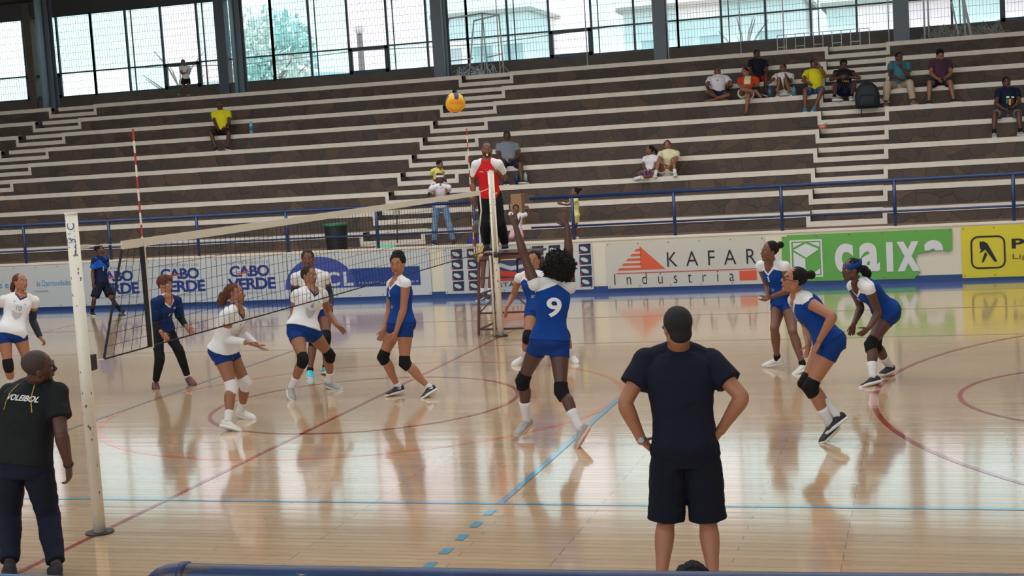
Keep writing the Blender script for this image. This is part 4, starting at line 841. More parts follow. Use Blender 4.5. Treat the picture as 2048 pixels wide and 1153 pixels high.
'referee': {"J": {"pel": [-0.164, 5.87, 2.134], "neck": [-0.126, 5.735, 2.651], "head": [-0.117, 5.738, 2.837], "shL": [0.049, 5.729, 2.608], "shR": [-0.302, 5.717, 2.618], "elL": [0.081, 5.942, 2.399], "elR": [-0.392, 5.791, 2.336], "wrL": [0.03, 5.701, 2.496], "wrR": [-0.357, 5.682, 2.101], "haL": [-0.057, 5.71, 2.519], "haR": [-0.363, 5.705, 2.014], "hipL": [-0.07, 5.889, 2.125], "hipR": [-0.258, 5.849, 2.132], "knL": [-0.015, 5.869, 1.702], "knR": [-0.237, 5.756, 1.716], "anL": [-0.032, 6.099, 1.365], "anR": [-0.298, 5.988, 1.385], "toL": [0.015, 5.905, 1.345], "toR": [-0.25, 5.795, 1.357]}, "F": [0.23, -0.973, -0.0], "HF": [0.279, -0.96, 0.0], "H": 1.74},
'behind': {"J": {"pel": [-1.776, 10.745, 0.935], "neck": [-1.774, 10.763, 1.452], "head": [-1.782, 10.768, 1.623], "shL": [-1.602, 10.833, 1.441], "shR": [-1.947, 10.695, 1.46], "elL": [-1.611, 10.926, 1.174], "elR": [-2.042, 10.771, 1.204], "wrL": [-1.62, 10.843, 0.946], "wrR": [-2.014, 10.699, 0.973], "haL": [-1.62, 10.762, 0.919], "haR": [-2.011, 10.618, 0.949], "hipL": [-1.695, 10.778, 0.918], "hipR": [-1.857, 10.711, 0.931], "knL": [-1.733, 10.741, 0.5], "knR": [-1.882, 10.686, 0.512], "anL": [-1.791, 10.699, 0.102], "anR": [-1.914, 10.661, 0.112], "toL": [-1.773, 10.527, 0.035], "toR": [-1.982, 10.506, 0.035]}, "F": [0.373, -0.928, 0.0], "HF": [0.373, -0.928, 0.0], "H": 1.62},
'yellowman': {"J": {"pel": [-11.323, 18.739, 3.806], "neck": [-11.382, 18.851, 4.304], "head": [-11.395, 18.835, 4.486], "shL": [-11.195, 18.91, 4.259], "shR": [-11.572, 18.804, 4.263], "elL": [-11.112, 18.763, 4.01], "elR": [-11.474, 18.654, 4.021], "wrL": [-11.149, 18.559, 3.857], "wrR": [-11.334, 18.55, 3.83], "haL": [-11.141, 18.471, 3.842], "haR": [-11.31, 18.466, 3.815], "hipL": [-11.232, 18.764, 3.802], "hipR": [-11.413, 18.707, 3.811], "knL": [-10.984, 18.431, 3.725], "knR": [-11.437, 18.287, 3.758], "anL": [-10.965, 18.257, 3.356], "anR": [-11.298, 18.26, 3.37], "toL": [-10.818, 18.137, 3.297], "toR": [-11.235, 18.088, 3.297]}, "F": [0.279, -0.96, 0.0], "HF": [0.279, -0.96, 0.0], "H": 1.72},
'grayman': {"J": {"pel": [-2.858, 16.236, 2.487], "neck": [-2.922, 16.431, 2.974], "head": [-2.939, 16.488, 3.151], "shL": [-2.736, 16.507, 2.917], "shR": [-3.112, 16.357, 2.935], "elL": [-2.634, 16.32, 2.69], "elR": [-3.078, 16.174, 2.685], "wrL": [-2.741, 16.097, 2.587], "wrR": [-2.885, 16.018, 2.585], "haL": [-2.748, 16.005, 2.588], "haR": [-2.88, 15.925, 2.581], "hipL": [-2.763, 16.263, 2.48], "hipR": [-2.953, 16.206, 2.487], "knL": [-2.496, 15.917, 2.5], "knR": [-2.903, 15.776, 2.527], "anL": [-2.43, 15.724, 2.132], "anR": [-2.811, 15.688, 2.132], "toL": [-2.252, 15.633, 2.085], "toR": [-2.7, 15.523, 2.085]}, "F": [0.373, -0.928, 0.0], "HF": [0.239, -0.824, -0.514], "H": 1.78},
'girl8': {"J": {"pel": [0.496, 15.544, 2.113], "neck": [0.532, 15.669, 2.498], "head": [0.514, 15.665, 2.64], "shL": [0.664, 15.594, 2.459], "shR": [0.39, 15.73, 2.46], "elL": [0.687, 15.449, 2.274], "elR": [0.382, 15.556, 2.299], "wrL": [0.606, 15.276, 2.208], "wrR": [0.482, 15.411, 2.2], "haL": [0.582, 15.214, 2.186], "haR": [0.522, 15.372, 2.157], "hipL": [0.566, 15.518, 2.107], "hipR": [0.424, 15.562, 2.116], "knL": [0.625, 15.191, 2.091], "knR": [0.325, 15.245, 2.155], "anL": [0.413, 14.949, 2.073], "anR": [0.447, 14.961, 2.068], "toL": [0.266, 14.982, 2.035], "toR": [0.299, 14.991, 2.035]}, "F": [-0.353, -0.936, -0.0], "HF": [-0.887, -0.462, 0.0], "H": 1.35},
'girl9': {"J": {"pel": [0.875, 15.698, 2.098], "neck": [0.919, 15.728, 2.578], "head": [0.884, 15.826, 2.711], "shL": [1.093, 15.766, 2.533], "shR": [0.743, 15.691, 2.549], "elL": [1.104, 15.534, 2.378], "elR": [0.758, 15.455, 2.4], "wrL": [1.016, 15.323, 2.302], "wrR": [0.904, 15.287, 2.309], "haL": [0.949, 15.338, 2.255], "haR": [0.933, 15.354, 2.269], "hipL": [0.961, 15.712, 2.095], "hipR": [0.788, 15.686, 2.091], "knL": [1.045, 15.502, 2.413], "knR": [0.743, 15.482, 2.419], "anL": [1.112, 15.284, 2.117], "anR": [0.688, 15.273, 2.115], "toL": [1.144, 15.105, 2.085], "toR": [0.722, 15.095, 2.085]}, "F": [0.182, -0.983, -0.0], "HF": [0.037, -0.999, 0.0], "H": 1.6},
'white10s': {"J": {"pel": [1.618, 18.969, 3.849], "neck": [1.586, 19.262, 4.264], "head": [1.556, 19.384, 4.394], "shL": [1.772, 19.324, 4.221], "shR": [1.399, 19.205, 4.228], "elL": [1.91, 19.115, 4.053], "elR": [1.353, 18.949, 4.076], "wrL": [1.783, 19.332, 3.995], "wrR": [1.374, 19.164, 3.937], "haL": [1.78, 19.242, 3.996], "haR": [1.376, 19.075, 3.935], "hipL": [1.701, 19.011, 3.85], "hipR": [1.536, 18.921, 3.856], "knL": [1.89, 18.637, 3.806], "knR": [1.417, 18.515, 3.9], "anL": [1.497, 18.651, 3.712], "anR": [1.709, 18.709, 3.717], "toL": [1.321, 18.567, 3.681], "toR": [1.882, 18.62, 3.681]}, "F": [0.279, -0.96, 0.0], "HF": [0.277, -0.956, 0.1], "H": 1.72},
'orange': {"J": {"pel": [2.283, 18.77, 3.791], "neck": [2.305, 19.079, 4.17], "head": [2.246, 19.167, 4.311], "shL": [2.496, 19.1, 4.132], "shR": [2.116, 19.047, 4.137], "elL": [2.567, 18.858, 3.977], "elR": [2.164, 18.789, 4.002], "wrL": [2.46, 18.628, 3.964], "wrR": [2.36, 18.635, 3.96], "haL": [2.461, 18.54, 3.966], "haR": [2.363, 18.547, 3.964], "hipL": [2.372, 18.79, 3.791], "hipR": [2.195, 18.746, 3.795], "knL": [2.384, 18.379, 3.763], "knR": [2.246, 18.355, 3.913], "anL": [2.313, 18.368, 3.371], "anR": [2.574, 18.158, 3.817], "toL": [2.316, 18.175, 3.364], "toR": [2.699, 18.192, 3.673]}, "F": [0.182, -0.983, -0.0], "HF": [-0.353, -0.936, 0.0], "H": 1.68},
'blackboy': {"J": {"pel": [2.484, 19.744, 4.178], "neck": [2.464, 19.89, 4.615], "head": [2.446, 19.969, 4.756], "shL": [2.624, 19.961, 4.572], "shR": [2.301, 19.823, 4.589], "elL": [2.685, 19.803, 4.361], "elR": [2.309, 19.661, 4.372], "wrL": [2.664, 19.616, 4.225], "wrR": [2.404, 19.504, 4.228], "haL": [2.666, 19.538, 4.203], "haR": [2.425, 19.431, 4.202], "hipL": [2.568, 19.761, 4.176], "hipR": [2.403, 19.718, 4.18], "knL": [2.691, 19.399, 4.139], "knR": [2.387, 19.338, 4.149], "anL": [2.689, 19.249, 3.796], "anR": [2.399, 19.216, 3.799], "toL": [2.814, 19.165, 3.701], "toR": [2.474, 19.087, 3.701]}, "F": [0.326, -0.945, 0.0], "HF": [0.279, -0.96, 0.0], "H": 1.55},
'white13': {"J": {"pel": [3.147, 19.051, 3.77], "neck": [3.135, 19.248, 4.203], "head": [3.109, 19.331, 4.346], "shL": [3.305, 19.301, 4.161], "shR": [2.959, 19.202, 4.18], "elL": [3.294, 19.059, 4.02], "elR": [2.879, 18.952, 4.081], "wrL": [3.225, 18.876, 4.158], "wrR": [2.805, 18.739, 3.999], "haL": [3.221, 18.794, 4.174], "haR": [2.798, 18.657, 3.984], "hipL": [3.232, 19.07, 3.767], "hipR": [3.061, 19.033, 3.772], "knL": [3.2, 18.843, 4.085], "knR": [3.055, 18.819, 4.099], "anL": [3.301, 18.744, 3.738], "anR": [3.012, 18.743, 3.735], "toL": [3.327, 18.565, 3.701], "toR": [3.037, 18.564, 3.701]}, "F": [0.182, -0.983, -0.0], "HF": [-0.353, -0.936, 0.0], "H": 1.6},
'yellow14': {"J": {"pel": [3.878, 18.737, 3.75], "neck": [3.876, 18.944, 4.219], "head": [3.85, 19.042, 4.371], "shL": [4.043, 19.043, 4.176], "shR": [3.697, 18.855, 4.191], "elL": [4.086, 18.744, 4.138], "elR": [3.619, 18.617, 4.017], "wrL": [3.97, 18.723, 4.378], "wrR": [3.745, 18.4, 3.944], "haL": [3.909, 18.715, 4.447], "haR": [3.796, 18.337, 3.904], "hipL": [3.968, 18.767, 3.75], "hipR": [3.789, 18.702, 3.748], "knL": [4.058, 18.347, 3.769], "knR": [3.681, 18.289, 3.77], "anL": [3.889, 18.276, 3.381], "anR": [3.669, 18.234, 3.361], "toL": [3.854, 18.098, 3.297], "toR": [3.693, 18.046, 3.297]}, "F": [0.373, -0.928, 0.0], "HF": [-0.008, -0.902, -0.432], "H": 1.74},
'vest15': {"J": {"pel": [4.533, 18.69, 3.717], "neck": [4.533, 18.943, 4.166], "head": [4.519, 19.039, 4.32], "shL": [4.707, 19.028, 4.116], "shR": [4.354, 18.857, 4.14], "elL": [4.873, 18.806, 3.989], "elR": [4.238, 18.616, 3.994], "wrL": [4.614, 18.789, 4.029], "wrR": [4.459, 18.48, 4.019], "haL": [4.602, 18.7, 4.029], "haR": [4.519, 18.412, 4.024], "hipL": [4.626, 18.709, 3.716], "hipR": [4.443, 18.655, 3.714], "knL": [4.778, 18.32, 3.836], "knR": [4.35, 18.258, 3.855], "anL": [4.713, 18.028, 3.542], "anR": [4.348, 17.982, 3.544], "toL": [4.842, 18.174, 3.497], "toR": [4.514, 18.082, 3.497]}, "F": [0.326, -0.945, 0.0], "HF": [0.249, -0.859, -0.447], "H": 1.74},
'teal16': {"J": {"pel": [5.75, 18.739, 3.745], "neck": [5.77, 18.893, 4.243], "head": [5.761, 19.013, 4.384], "shL": [5.95, 18.977, 4.201], "shR": [5.585, 18.813, 4.216], "elL": [5.959, 18.795, 3.953], "elR": [5.559, 18.596, 3.998], "wrL": [5.814, 18.73, 4.164], "wrR": [5.744, 18.436, 3.901], "haL": [5.773, 18.685, 4.233], "haR": [5.813, 18.387, 3.865], "hipL": [5.843, 18.765, 3.743], "hipR": [5.658, 18.707, 3.744], "knL": [5.985, 18.356, 3.778], "knR": [5.504, 18.305, 3.791], "anL": [6.046, 18.268, 3.367], "anR": [5.453, 18.249, 3.373], "toL": [6.141, 18.103, 3.297], "toR": [5.492, 18.066, 3.297]}, "F": [0.326, -0.945, 0.0], "HF": [0.279, -0.96, 0.0], "H": 1.76},
'maroon17': {"J": {"pel": [6.653, 18.752, 3.725], "neck": [6.665, 18.877, 4.228], "head": [6.659, 18.997, 4.37], "shL": [6.845, 18.959, 4.181], "shR": [6.48, 18.797, 4.196], "elL": [6.879, 18.765, 3.942], "elR": [6.449, 18.597, 3.965], "wrL": [6.747, 18.57, 3.822], "wrR": [6.584, 18.417, 3.827], "haL": [6.746, 18.478, 3.82], "haR": [6.633, 18.359, 3.776], "hipL": [6.745, 18.781, 3.721], "hipR": [6.561, 18.719, 3.724], "knL": [6.849, 18.362, 3.737], "knR": [6.411, 18.315, 3.755], "anL": [6.915, 18.243, 3.343], "anR": [6.386, 18.238, 3.345], "toL": [7.051, 18.1, 3.297], "toR": [6.402, 18.042, 3.297]}, "F": [0.326, -0.945, 0.0], "HF": [0.174, -0.942, -0.286], "H": 1.76},
'navy18': {"J": {"pel": [7.974, 17.071, 2.941], "neck": [7.993, 17.135, 3.46], "head": [7.977, 17.248, 3.602], "shL": [8.175, 17.21, 3.414], "shR": [7.812, 17.056, 3.428], "elL": [8.213, 17.031, 3.17], "elR": [7.736, 16.9, 3.178], "wrL": [8.034, 16.888, 3.044], "wrR": [7.897, 16.749, 3.04], "haL": [8.035, 16.798, 3.04], "haR": [7.949, 16.691, 2.993], "hipL": [8.067, 17.094, 2.936], "hipR": [7.881, 17.045, 2.941], "knL": [8.177, 16.681, 2.935], "knR": [7.693, 16.661, 2.958], "anL": [8.189, 16.562, 2.541], "anR": [7.668, 16.568, 2.554], "toL": [8.312, 16.412, 2.489], "toR": [7.683, 16.38, 2.489]}, "F": [0.279, -0.96, 0.0], "HF": [0.182, -0.983, 0.0], "H": 1.74},
'walkwaychild': {"J": {"pel": [-13.882, 21.696, 5.441], "neck": [-13.888, 21.673, 5.775], "head": [-13.9, 21.657, 5.892], "shL": [-13.808, 21.763, 5.746], "shR": [-13.964, 21.582, 5.747], "elL": [-13.833, 21.837, 5.58], "elR": [-13.908, 21.514, 5.586], "wrL": [-13.877, 21.686, 5.59], "wrR": [-13.821, 21.646, 5.599], "haL": [-13.928, 21.681, 5.608], "haR": [-13.795, 21.637, 5.646], "hipL": [-13.841, 21.736, 5.432], "hipR": [-13.924, 21.656, 5.44], "knL": [-13.774, 21.612, 5.215], "knR": [-13.959, 21.594, 5.193], "anL": [-13.871, 21.716, 5.015], "anR": [-14.125, 21.698, 5.042], "toL": [-13.792, 21.628, 4.991], "toR": [-14.082, 21.587, 5.019]}, "F": [0.727, -0.687, 0.0], "HF": [0.645, -0.764, 0.0], "H": 1.05},
'jeansman': {"J": {"pel": [-3.243, 12.404, 1.77], "neck": [-3.171, 12.255, 2.183], "head": [-3.181, 12.305, 2.332], "shL": [-3.024, 12.332, 2.141], "shR": [-3.317, 12.17, 2.152], "elL": [-3.111, 12.538, 2.003], "elR": [-3.462, 12.337, 2.011], "wrL": [-3.12, 12.481, 2.221], "wrR": [-3.359, 12.386, 2.205], "haL": [-3.114, 12.47, 2.298], "haR": [-3.321, 12.373, 2.272], "hipL": [-3.166, 12.432, 1.76], "hipR": [-3.32, 12.377, 1.773], "knL": [-3.089, 12.421, 1.394], "knR": [-3.385, 12.395, 1.406], "anL": [-3.014, 12.413, 1.039], "anR": [-3.428, 12.395, 1.047], "toL": [-2.964, 12.257, 0.985], "toR": [-3.297, 12.301, 0.985]}, "F": [0.373, -0.928, 0.0], "HF": [0.279, -0.96, 0.0], "H": 1.5},
'shoulderchild': {"J": {"pel": [-3.296, 12.49, 2.241], "neck": [-3.29, 12.488, 2.52], "head": [-3.239, 12.506, 2.61], "shL": [-3.225, 12.573, 2.489], "shR": [-3.358, 12.403, 2.498], "elL": [-3.238, 12.7, 2.383], "elR": [-3.428, 12.497, 2.379], "wrL": [-3.235, 12.581, 2.305], "wrR": [-3.347, 12.405, 2.307], "haL": [-3.187, 12.569, 2.298], "haR": [-3.321, 12.369, 2.285], "hipL": [-3.245, 12.511, 2.236], "hipR": [-3.345, 12.468, 2.243], "knL": [-3.08, 12.348, 2.197], "knR": [-3.309, 12.242, 2.203], "anL": [-3.026, 12.192, 2.042], "anR": [-3.261, 12.136, 2.014], "toL": [-3.036, 12.234, 1.942], "toR": [-3.272, 12.177, 1.914]}, "F": [0.727, -0.687, 0.0], "HF": [0.917, -0.26, -0.303], "H": 0.95},
'railkid': {"J": {"pel": [-1.54, 12.0, 1.254], "neck": [-1.513, 11.995, 1.544], "head": [-1.526, 11.995, 1.647], "shL": [-1.409, 12.024, 1.517], "shR": [-1.615, 11.96, 1.528], "elL": [-1.298, 12.143, 1.552], "elR": [-1.694, 12.09, 1.595], "wrL": [-1.306, 12.09, 1.684], "wrR": [-1.66, 12.036, 1.723], "haL": [-1.355, 12.086, 1.687], "haR": [-1.66, 11.987, 1.723], "hipL": [-1.488, 12.011, 1.248], "hipR": [-1.592, 11.989, 1.255], "knL": [-1.414, 11.836, 1.113], "knR": [-1.6, 11.803, 1.117], "anL": [-1.481, 12.004, 0.983], "anR": [-1.639, 11.982, 0.988], "toL": [-1.461, 11.896, 0.985], "toR": [-1.68, 11.881, 0.985]}, "F": [0.279, -0.96, 0.0], "HF": [0.279, -0.96, 0.0], "H": 0.95},
'toddler': {"J": {"pel": [-0.286, 11.803, 1.481], "neck": [-0.282, 11.811, 1.81], "head": [-0.268, 11.818, 1.924], "shL": [-0.228, 11.705, 1.781], "shR": [-0.346, 11.913, 1.785], "elL": [-0.392, 11.705, 1.699], "elR": [-0.496, 12.012, 1.747], "wrL": [-0.466, 11.568, 1.719], "wrR": [-0.571, 11.883, 1.796], "haL": [-0.515, 11.558, 1.741], "haR": [-0.607, 11.853, 1.824], "hipL": [-0.259, 11.752, 1.477], "hipR": [-0.313, 11.854, 1.478], "knL": [-0.298, 11.865, 1.249], "knR": [-0.283, 11.727, 1.258], "anL": [-0.256, 11.805, 1.014], "anR": [-0.304, 11.801, 1.022], "toL": [-0.345, 11.728, 0.985], "toR": [-0.387, 11.721, 0.985]}, "F": [-0.887, -0.462, -0.0], "HF": [-0.887, -0.462, 0.0], "H": 1.05},
'floorsitter': {"J": {"pel": [5.07, -8.25, 0.12], "neck": [5.08, -8.07, 0.375], "head": [5.085, -8.0, 0.485], "shL": [4.92, -8.08, 0.355], "shR": [5.24, -8.06, 0.355], "elL": [4.84, -8.02, 0.27], "elR": [5.34, -8.0, 0.27], "wrL": [4.92, -7.82, 0.33], "wrR": [5.27, -7.8, 0.33], "haL": [4.95, -7.75, 0.31], "haR": [5.24, -7.73, 0.31], "hipL": [4.98, -8.23, 0.11], "hipR": [5.16, -8.22, 0.11], "knL": [4.92, -7.88, 0.38], "knR": [5.26, -7.86, 0.38], "anL": [4.95, -7.72, 0.075], "anR": [5.22, -7.7, 0.075], "toL": [4.93, -7.54, 0.035], "toR": [5.24, -7.52, 0.035]}, "F": [-0.03, 1, 0], "HF": [-0.1, 1, 0], "H": 1.55},
}
# ================================================================ PEOPLE
SKIN = {}; SKINC = {}
def two_tone(nt, attr, base, col):
    at = N(nt, 'ShaderNodeAttribute', attribute_name=attr); g = N(nt, 'ShaderNodeMath', operation='GREATER_THAN'); g.inputs[1].default_value = 0.0
    x = N(nt, 'ShaderNodeMixRGB'); nt.links.new(at.outputs['Fac'], g.inputs[0]); nt.links.new(g.outputs[0], x.inputs[0])
    nt.links.new(base, x.inputs[1]); x.inputs[2].default_value = (*col, 1); return x.outputs[0]
def cloth2(m1, m2, sk=None):
    nm = m1.name + '_and_' + m2.name + ('_' + sk if sk else '')
    if nm in _M: return _M[nm]
    m = m1.copy(); m.name = nm; _M[nm] = m; nt = m.node_tree; b = nt.nodes['Principled BSDF']
    lk = b.inputs['Base Color'].links; src = lk[0].from_socket
    out = two_tone(nt, 'ma', src, m2.node_tree.nodes['Principled BSDF'].inputs['Base Color'].default_value[:3])
    if sk: out = two_tone(nt, 'mb', out, SKINC[sk])
    nt.links.new(out, b.inputs['Base Color']); return m
def skin(nm, c):
    m, nt, b = nodes_mat('skin_' + nm); L = nt.links.new
    lc = (c[0] * 0.85, c[1] * 0.52, c[2] * 0.55); bc = (c[0] * 0.18, c[1] * 0.16, c[2] * 0.16)
    tc = N(nt, 'ShaderNodeTexCoord'); n = N(nt, 'ShaderNodeTexNoise', Scale=7.0, Detail=4.0); L(tc.outputs['Object'], n.inputs['Vector'])
    r = N(nt, 'ShaderNodeMapRange'); r.inputs['To Min'].default_value = 0.9; r.inputs['To Max'].default_value = 1.1; L(n.outputs['Fac'], r.inputs[0])
    h = N(nt, 'ShaderNodeMixRGB', blend_type='MULTIPLY'); h.inputs[0].default_value = 1; h.inputs[1].default_value = (*c, 1); L(r.outputs[0], h.inputs[2]); L(two_tone(nt, 'mb', two_tone(nt, 'ma', h.outputs[0], lc), bc), b.inputs['Base Color'])
    b.inputs['Roughness'].default_value = 0.48; b.inputs['Specular IOR Level'].default_value = 0.4
    SKIN[nm] = [m]; SKINC[nm] = c
skin('deep', rgb(84, 56, 46)); skin('dark', rgb(112, 74, 58)); skin('brown', rgb(142, 96, 72)); skin('tan', rgb(158, 106, 80)); skin('light', rgb(198, 148, 116))
M_EYEW = mat('eye_white', rgb(225, 220, 212), 0.3); M_EYED = mat('dark_iris', rgb(30, 20, 16), 0.2)
M_HAIR = mat('black_hair', rgb(20, 18, 19), 0.75, 0.2, 30, 0.8, 90, spec=0.25); M_HAIRB = mat('reddish_brown_hair', rgb(96, 54, 40), 0.75, 0.25, 30, 0.8, 80, spec=0.25); M_HAIRD = mat('dark_brown_hair', rgb(48, 30, 26), 0.75, 0.2, 30, 0.7, 80, spec=0.25)
M_STUB = mat('cropped_hair', rgb(40, 31, 29), 0.85, 0.15, 60, 0.3, 160)
BL = cloth('royal_blue_jersey', rgb(11, 58, 132)); BL2 = cloth('royal_blue_shorts', rgb(8, 49, 115), 0.7, 0.25); WH = cloth('white_jersey', rgb(214, 214, 216)); WH2 = cloth('white_sock_knit', rgb(212, 210, 212), 0.9, 0.2)
BK = cloth('black_fabric', rgb(22, 24, 28)); NV = cloth('dark_navy_cotton', rgb(22, 26, 40), 0.9, 0.4); PAD = cloth('black_knee_pad', rgb(20, 20, 22), 0.8, 0.25)
SOLE = mat('white_rubber_sole', rgb(216, 214, 210), 0.6); SHK = mat('black_shoe_mesh', rgb(32, 32, 36), 0.7, 0.15, 30); SHW = mat('white_shoe_leather', rgb(206, 204, 198), 0.5, 0.05, 20); SHG = mat('grey_shoe_mesh', rgb(150, 150, 150), 0.6, 0.12, 30); SHT = mat('turquoise_shoe', rgb(70, 180, 196), 0.6); SHM = mat('maroon_shoe', rgb(96, 52, 58), 0.6, 0.2, 20)
TRIMN = cloth('navy_collar_trim', rgb(34, 46, 96))

def voxel(mb, name, mats, vs, smooth=4, fac=0.5, classify=None, disp=None):
    if classify and len(mats) > 1: mats = [cloth2(*mats)]
    me = bpy.data.meshes.new('tmp'); me.from_pydata([tuple(v) for v in mb.v], [], mb.f); me.update()
    bm = bmesh.new(); bm.from_mesh(me); bmesh.ops.recalc_face_normals(bm, faces=bm.faces); bm.to_mesh(me); bm.free()
    o = bpy.data.objects.new('tmp', me); COL.objects.link(o)
    m1 = o.modifiers.new('r', 'REMESH'); m1.mode = 'VOXEL'; m1.voxel_size = vs; m1.use_smooth_shade = True
    m2 = o.modifiers.new('s', 'SMOOTH'); m2.factor = fac; m2.iterations = smooth
    dg = bpy.context.evaluated_depsgraph_get(); dg.update()
    r = bpy.data.meshes.new_from_object(o.evaluated_get(dg)); bpy.data.objects.remove(o); bpy.data.meshes.remove(me)
    r.name = name; r.materials.clear()
    for m in mats: r.materials.append(m)
    if disp:
        ns = [v.normal.copy() for v in r.vertices]
        for v, n in zip(r.vertices, ns): v.co += n * disp(v.co)
    if classify:
        va, vb = [], []
        for v in r.vertices:
            q = classify(v.co); q = q if isinstance(q, tuple) else (q, -1.0); va.append(q[0]); vb.append(q[1])
        r.attributes.new('ma', 'FLOAT', 'POINT').data.foreach_set('value', va); r.attributes.new('mb', 'FLOAT', 'POINT').data.foreach_set('value', vb)
    r.polygons.foreach_set('use_smooth', [True] * len(r.polygons)); r.update()
    return r
def add_part(name, me, par, label=None):
    base = wloc(par)
    me.transform(Matrix.Translation(-base))
    o = bpy.data.objects.new(name, me); COL.objects.link(o); o.parent = par
    if label: o['label'] = label
    return o

class Person:
    def __init__(s, key, label, tone='dark', male=False, bulk=1.0, vox=0.0075, name='person', palms=None, curl=0.3, group=None, cat='person', bust=None):
        d = POSES[key]; s.J = {k: V(v) for k, v in d['J'].items()}; s.F = V(d['F']); s.HF = V(d['HF']); s.H = d['H']; s.k = s.H / 1.7; s.male = male; s.b = bulk; s.vox = vox
        J = s.J; s.up = V((0, 0, 1)); s.left = s.up.cross(s.F).normalized(); s.tone = tone
        zmin = min(J[k].z for k in ('toL', 'toR', 'anL', 'anR', 'pel')) - 0.04
        s.root = empty(name, (J['pel'].x, J['pel'].y, zmin), label, cat, group)
        # torso frame
        s.sp = (J['neck'] - J['pel']); s.tl = s.sp.length; s.tu = s.sp.normalized()
        hl = (J['hipL'] - J['hipR']).normalized(); sl = (J['shL'] - J['shR']).normalized()
        s.hl, s.sl = hl, sl
        hu = (J['head'] - J['neck']).normalized(); hf = s.HF.normalized(); u = (hu * 0.55 + V((0, 0, 1)) * 0.45); u = (u - hf * u.dot(hf)).normalized()
        s.hf, s.hu, s.hlft = hf, u, u.cross(hf).normalized(); s.hs = (0.42 + 0.58 * s.k) * 1.05
        s.palms = palms or {}; s.curl = curl; s.bust = (0 if male else 1) if bust is None else bust
    def tf(s, t):
        """torso frame at t: centre, left, front"""
        l = (s.hl * (1 - min(max(t, 0), 1)) + s.sl * min(max(t, 0), 1)); l = (l - s.tu * l.dot(s.tu)).normalized()
        f = l.cross(s.tu).normalized()
        if f.dot(s.F) < 0 and abs(s.tu.z) > 0.3: f = -f
        c = s.J['pel'] + s.sp * t
        c = c - f * (0.018 * s.k * math.sin(PI * min(max(t, 0), 1)))
        return c, l, f
    def torso_rows(s, inf=0.0, t0=-0.2, t1=1.04):
        w = {False: [(-0.22, .105, .085), (-0.08, .158, .112), (.06, .168, .116), (.18, .150, .102), (.32, .124, .088), (.45, .124, .090), (.60, .138, .100), (.74, .148, .106), (.86, .150, .094), (.95, .118, .074), (1.04, .058, .056)],
             True: [(-0.22, .105, .088), (-0.08, .152, .112), (.06, .156, .112), (.18, .150, .106), (.32, .145, .104), (.45, .150, .108), (.60, .162, .114), (.74, .174, .118), (.86, .172, .104), (.95, .130, .082), (1.04, .066, .064)]}[s.male]
        out = []
        def at(t):
            for a, b in zip(w, w[1:]):
                if a[0] <= t <= b[0]:
                    q = (t - a[0]) / (b[0] - a[0]); return a[1] + (b[1] - a[1]) * q, a[2] + (b[2] - a[2]) * q
            return w[0][1:] if t < w[0][0] else w[-1][1:]
        n = 15
        for i in range(n + 1):
            t = t0 + (t1 - t0) * i / n; hw, hd = at(t); out.append((t, hw * s.k * s.b + inf, hd * s.k * s.b + inf))
        return out
    def torso(s, mb, inf=0.0, t0=-0.2, t1=1.04, flare=0.0, e=0.85, n=26):
        rs = []
        rows = s.torso_rows(inf, t0, t1)
        for i, (t, hw, hd) in enumerate(rows):
            c, l, f = s.tf(t); fl = 1 + flare * max(0, 1 - (t - t0) / 0.45)
            ring = []
            for k in range(n):
                a = 2 * PI * k / n; x = math.copysign(abs(math.cos(a)) ** e, math.cos(a)); y = math.copysign(abs(math.sin(a)) ** e, math.sin(a))
                q = c + l * (x * hw * fl) + f * (y * hd * fl)
                if s.bust and y > 0: q += f * (0.030 * s.k * math.exp(-((t - 0.68) / 0.1) ** 2) * y * (0.6 + 0.4 * abs(x) * 1.2))
                if y < 0: q -= f * (0.020 * s.k * (1.3 if s.bust else 0.8) * math.exp(-((t + 0.02) / 0.1) ** 2) * -y)
                ring.append(q)
            rs.append(ring)
        mb.rings(rs)
    def limb(s, mb, a, b, prof, inf=0.0, n=14, off=None, flat=None):
        a, b = V(a), V(b); d = (b - a); L = d.length; d.normalize(); x = V((0, 0, 1)).cross(d)
        if x.length < 0.1: x = V((1, 0, 0)).cross(d)
        x.normalize(); y = d.cross(x); rs = []
        for t, r in prof:
            o = (off * math.exp(-((t - 0.28) / 0.2) ** 2)) if off is not None else V((0, 0, 0))
            r = r * s.k * s.b ** 0.7 + inf; c = a + d * (L * t) + o
            rs.append([c + (x * math.cos(2 * PI * k / n) + y * math.sin(2 * PI * k / n)) * r for k in range(n)])
        mb.rings(rs)
    THIGH = [(-.04, .05), (0.0, .078), (.12, .086), (.3, .083), (.5, .073), (.7, .062), (.88, .055), (1.0, .053), (1.05, .04)]
    SHANK = [(-.05, .04), (0, .053), (.1, .050), (.25, .056), (.4, .053), (.6, .042), (.8, .034), (.93, .033), (1.0, .035), (1.06, .028)]
    UPARM = [(-.08, .03), (0, .050), (.15, .049), (.4, .044), (.7, .039), (.92, .037), (1.0, .036), (1.05, .028)]
    FOREA = [(-.05, .028), (0, .036), (.15, .040), (.3, .038), (.6, .031), (.85, .026), (1.0, .0255), (1.06, .022)]
    def arm_scale(s): return 1.14 if s.male else 1.06
    def legs(s, mb, inf=0.0, sides='LR'):
        for q in sides:
            h, kn, an = s.J['hip' + q], s.J['kn' + q], s.J['an' + q]
            bk = ((h + an) / 2 - kn); bk = bk.normalized() if bk.length > 0.02 else -s.F
            s.limb(mb, h, kn, s.THIGH, inf); s.limb(mb, kn, an, s.SHANK, inf, off=bk * 0.016 * s.k)
            mb.sph(kn, (.054 * s.k * s.b ** .7 + inf), 12, 8)
    def fit_arm(s, prof): a = s.arm_scale(); return [(t, r * a) for t, r in prof]
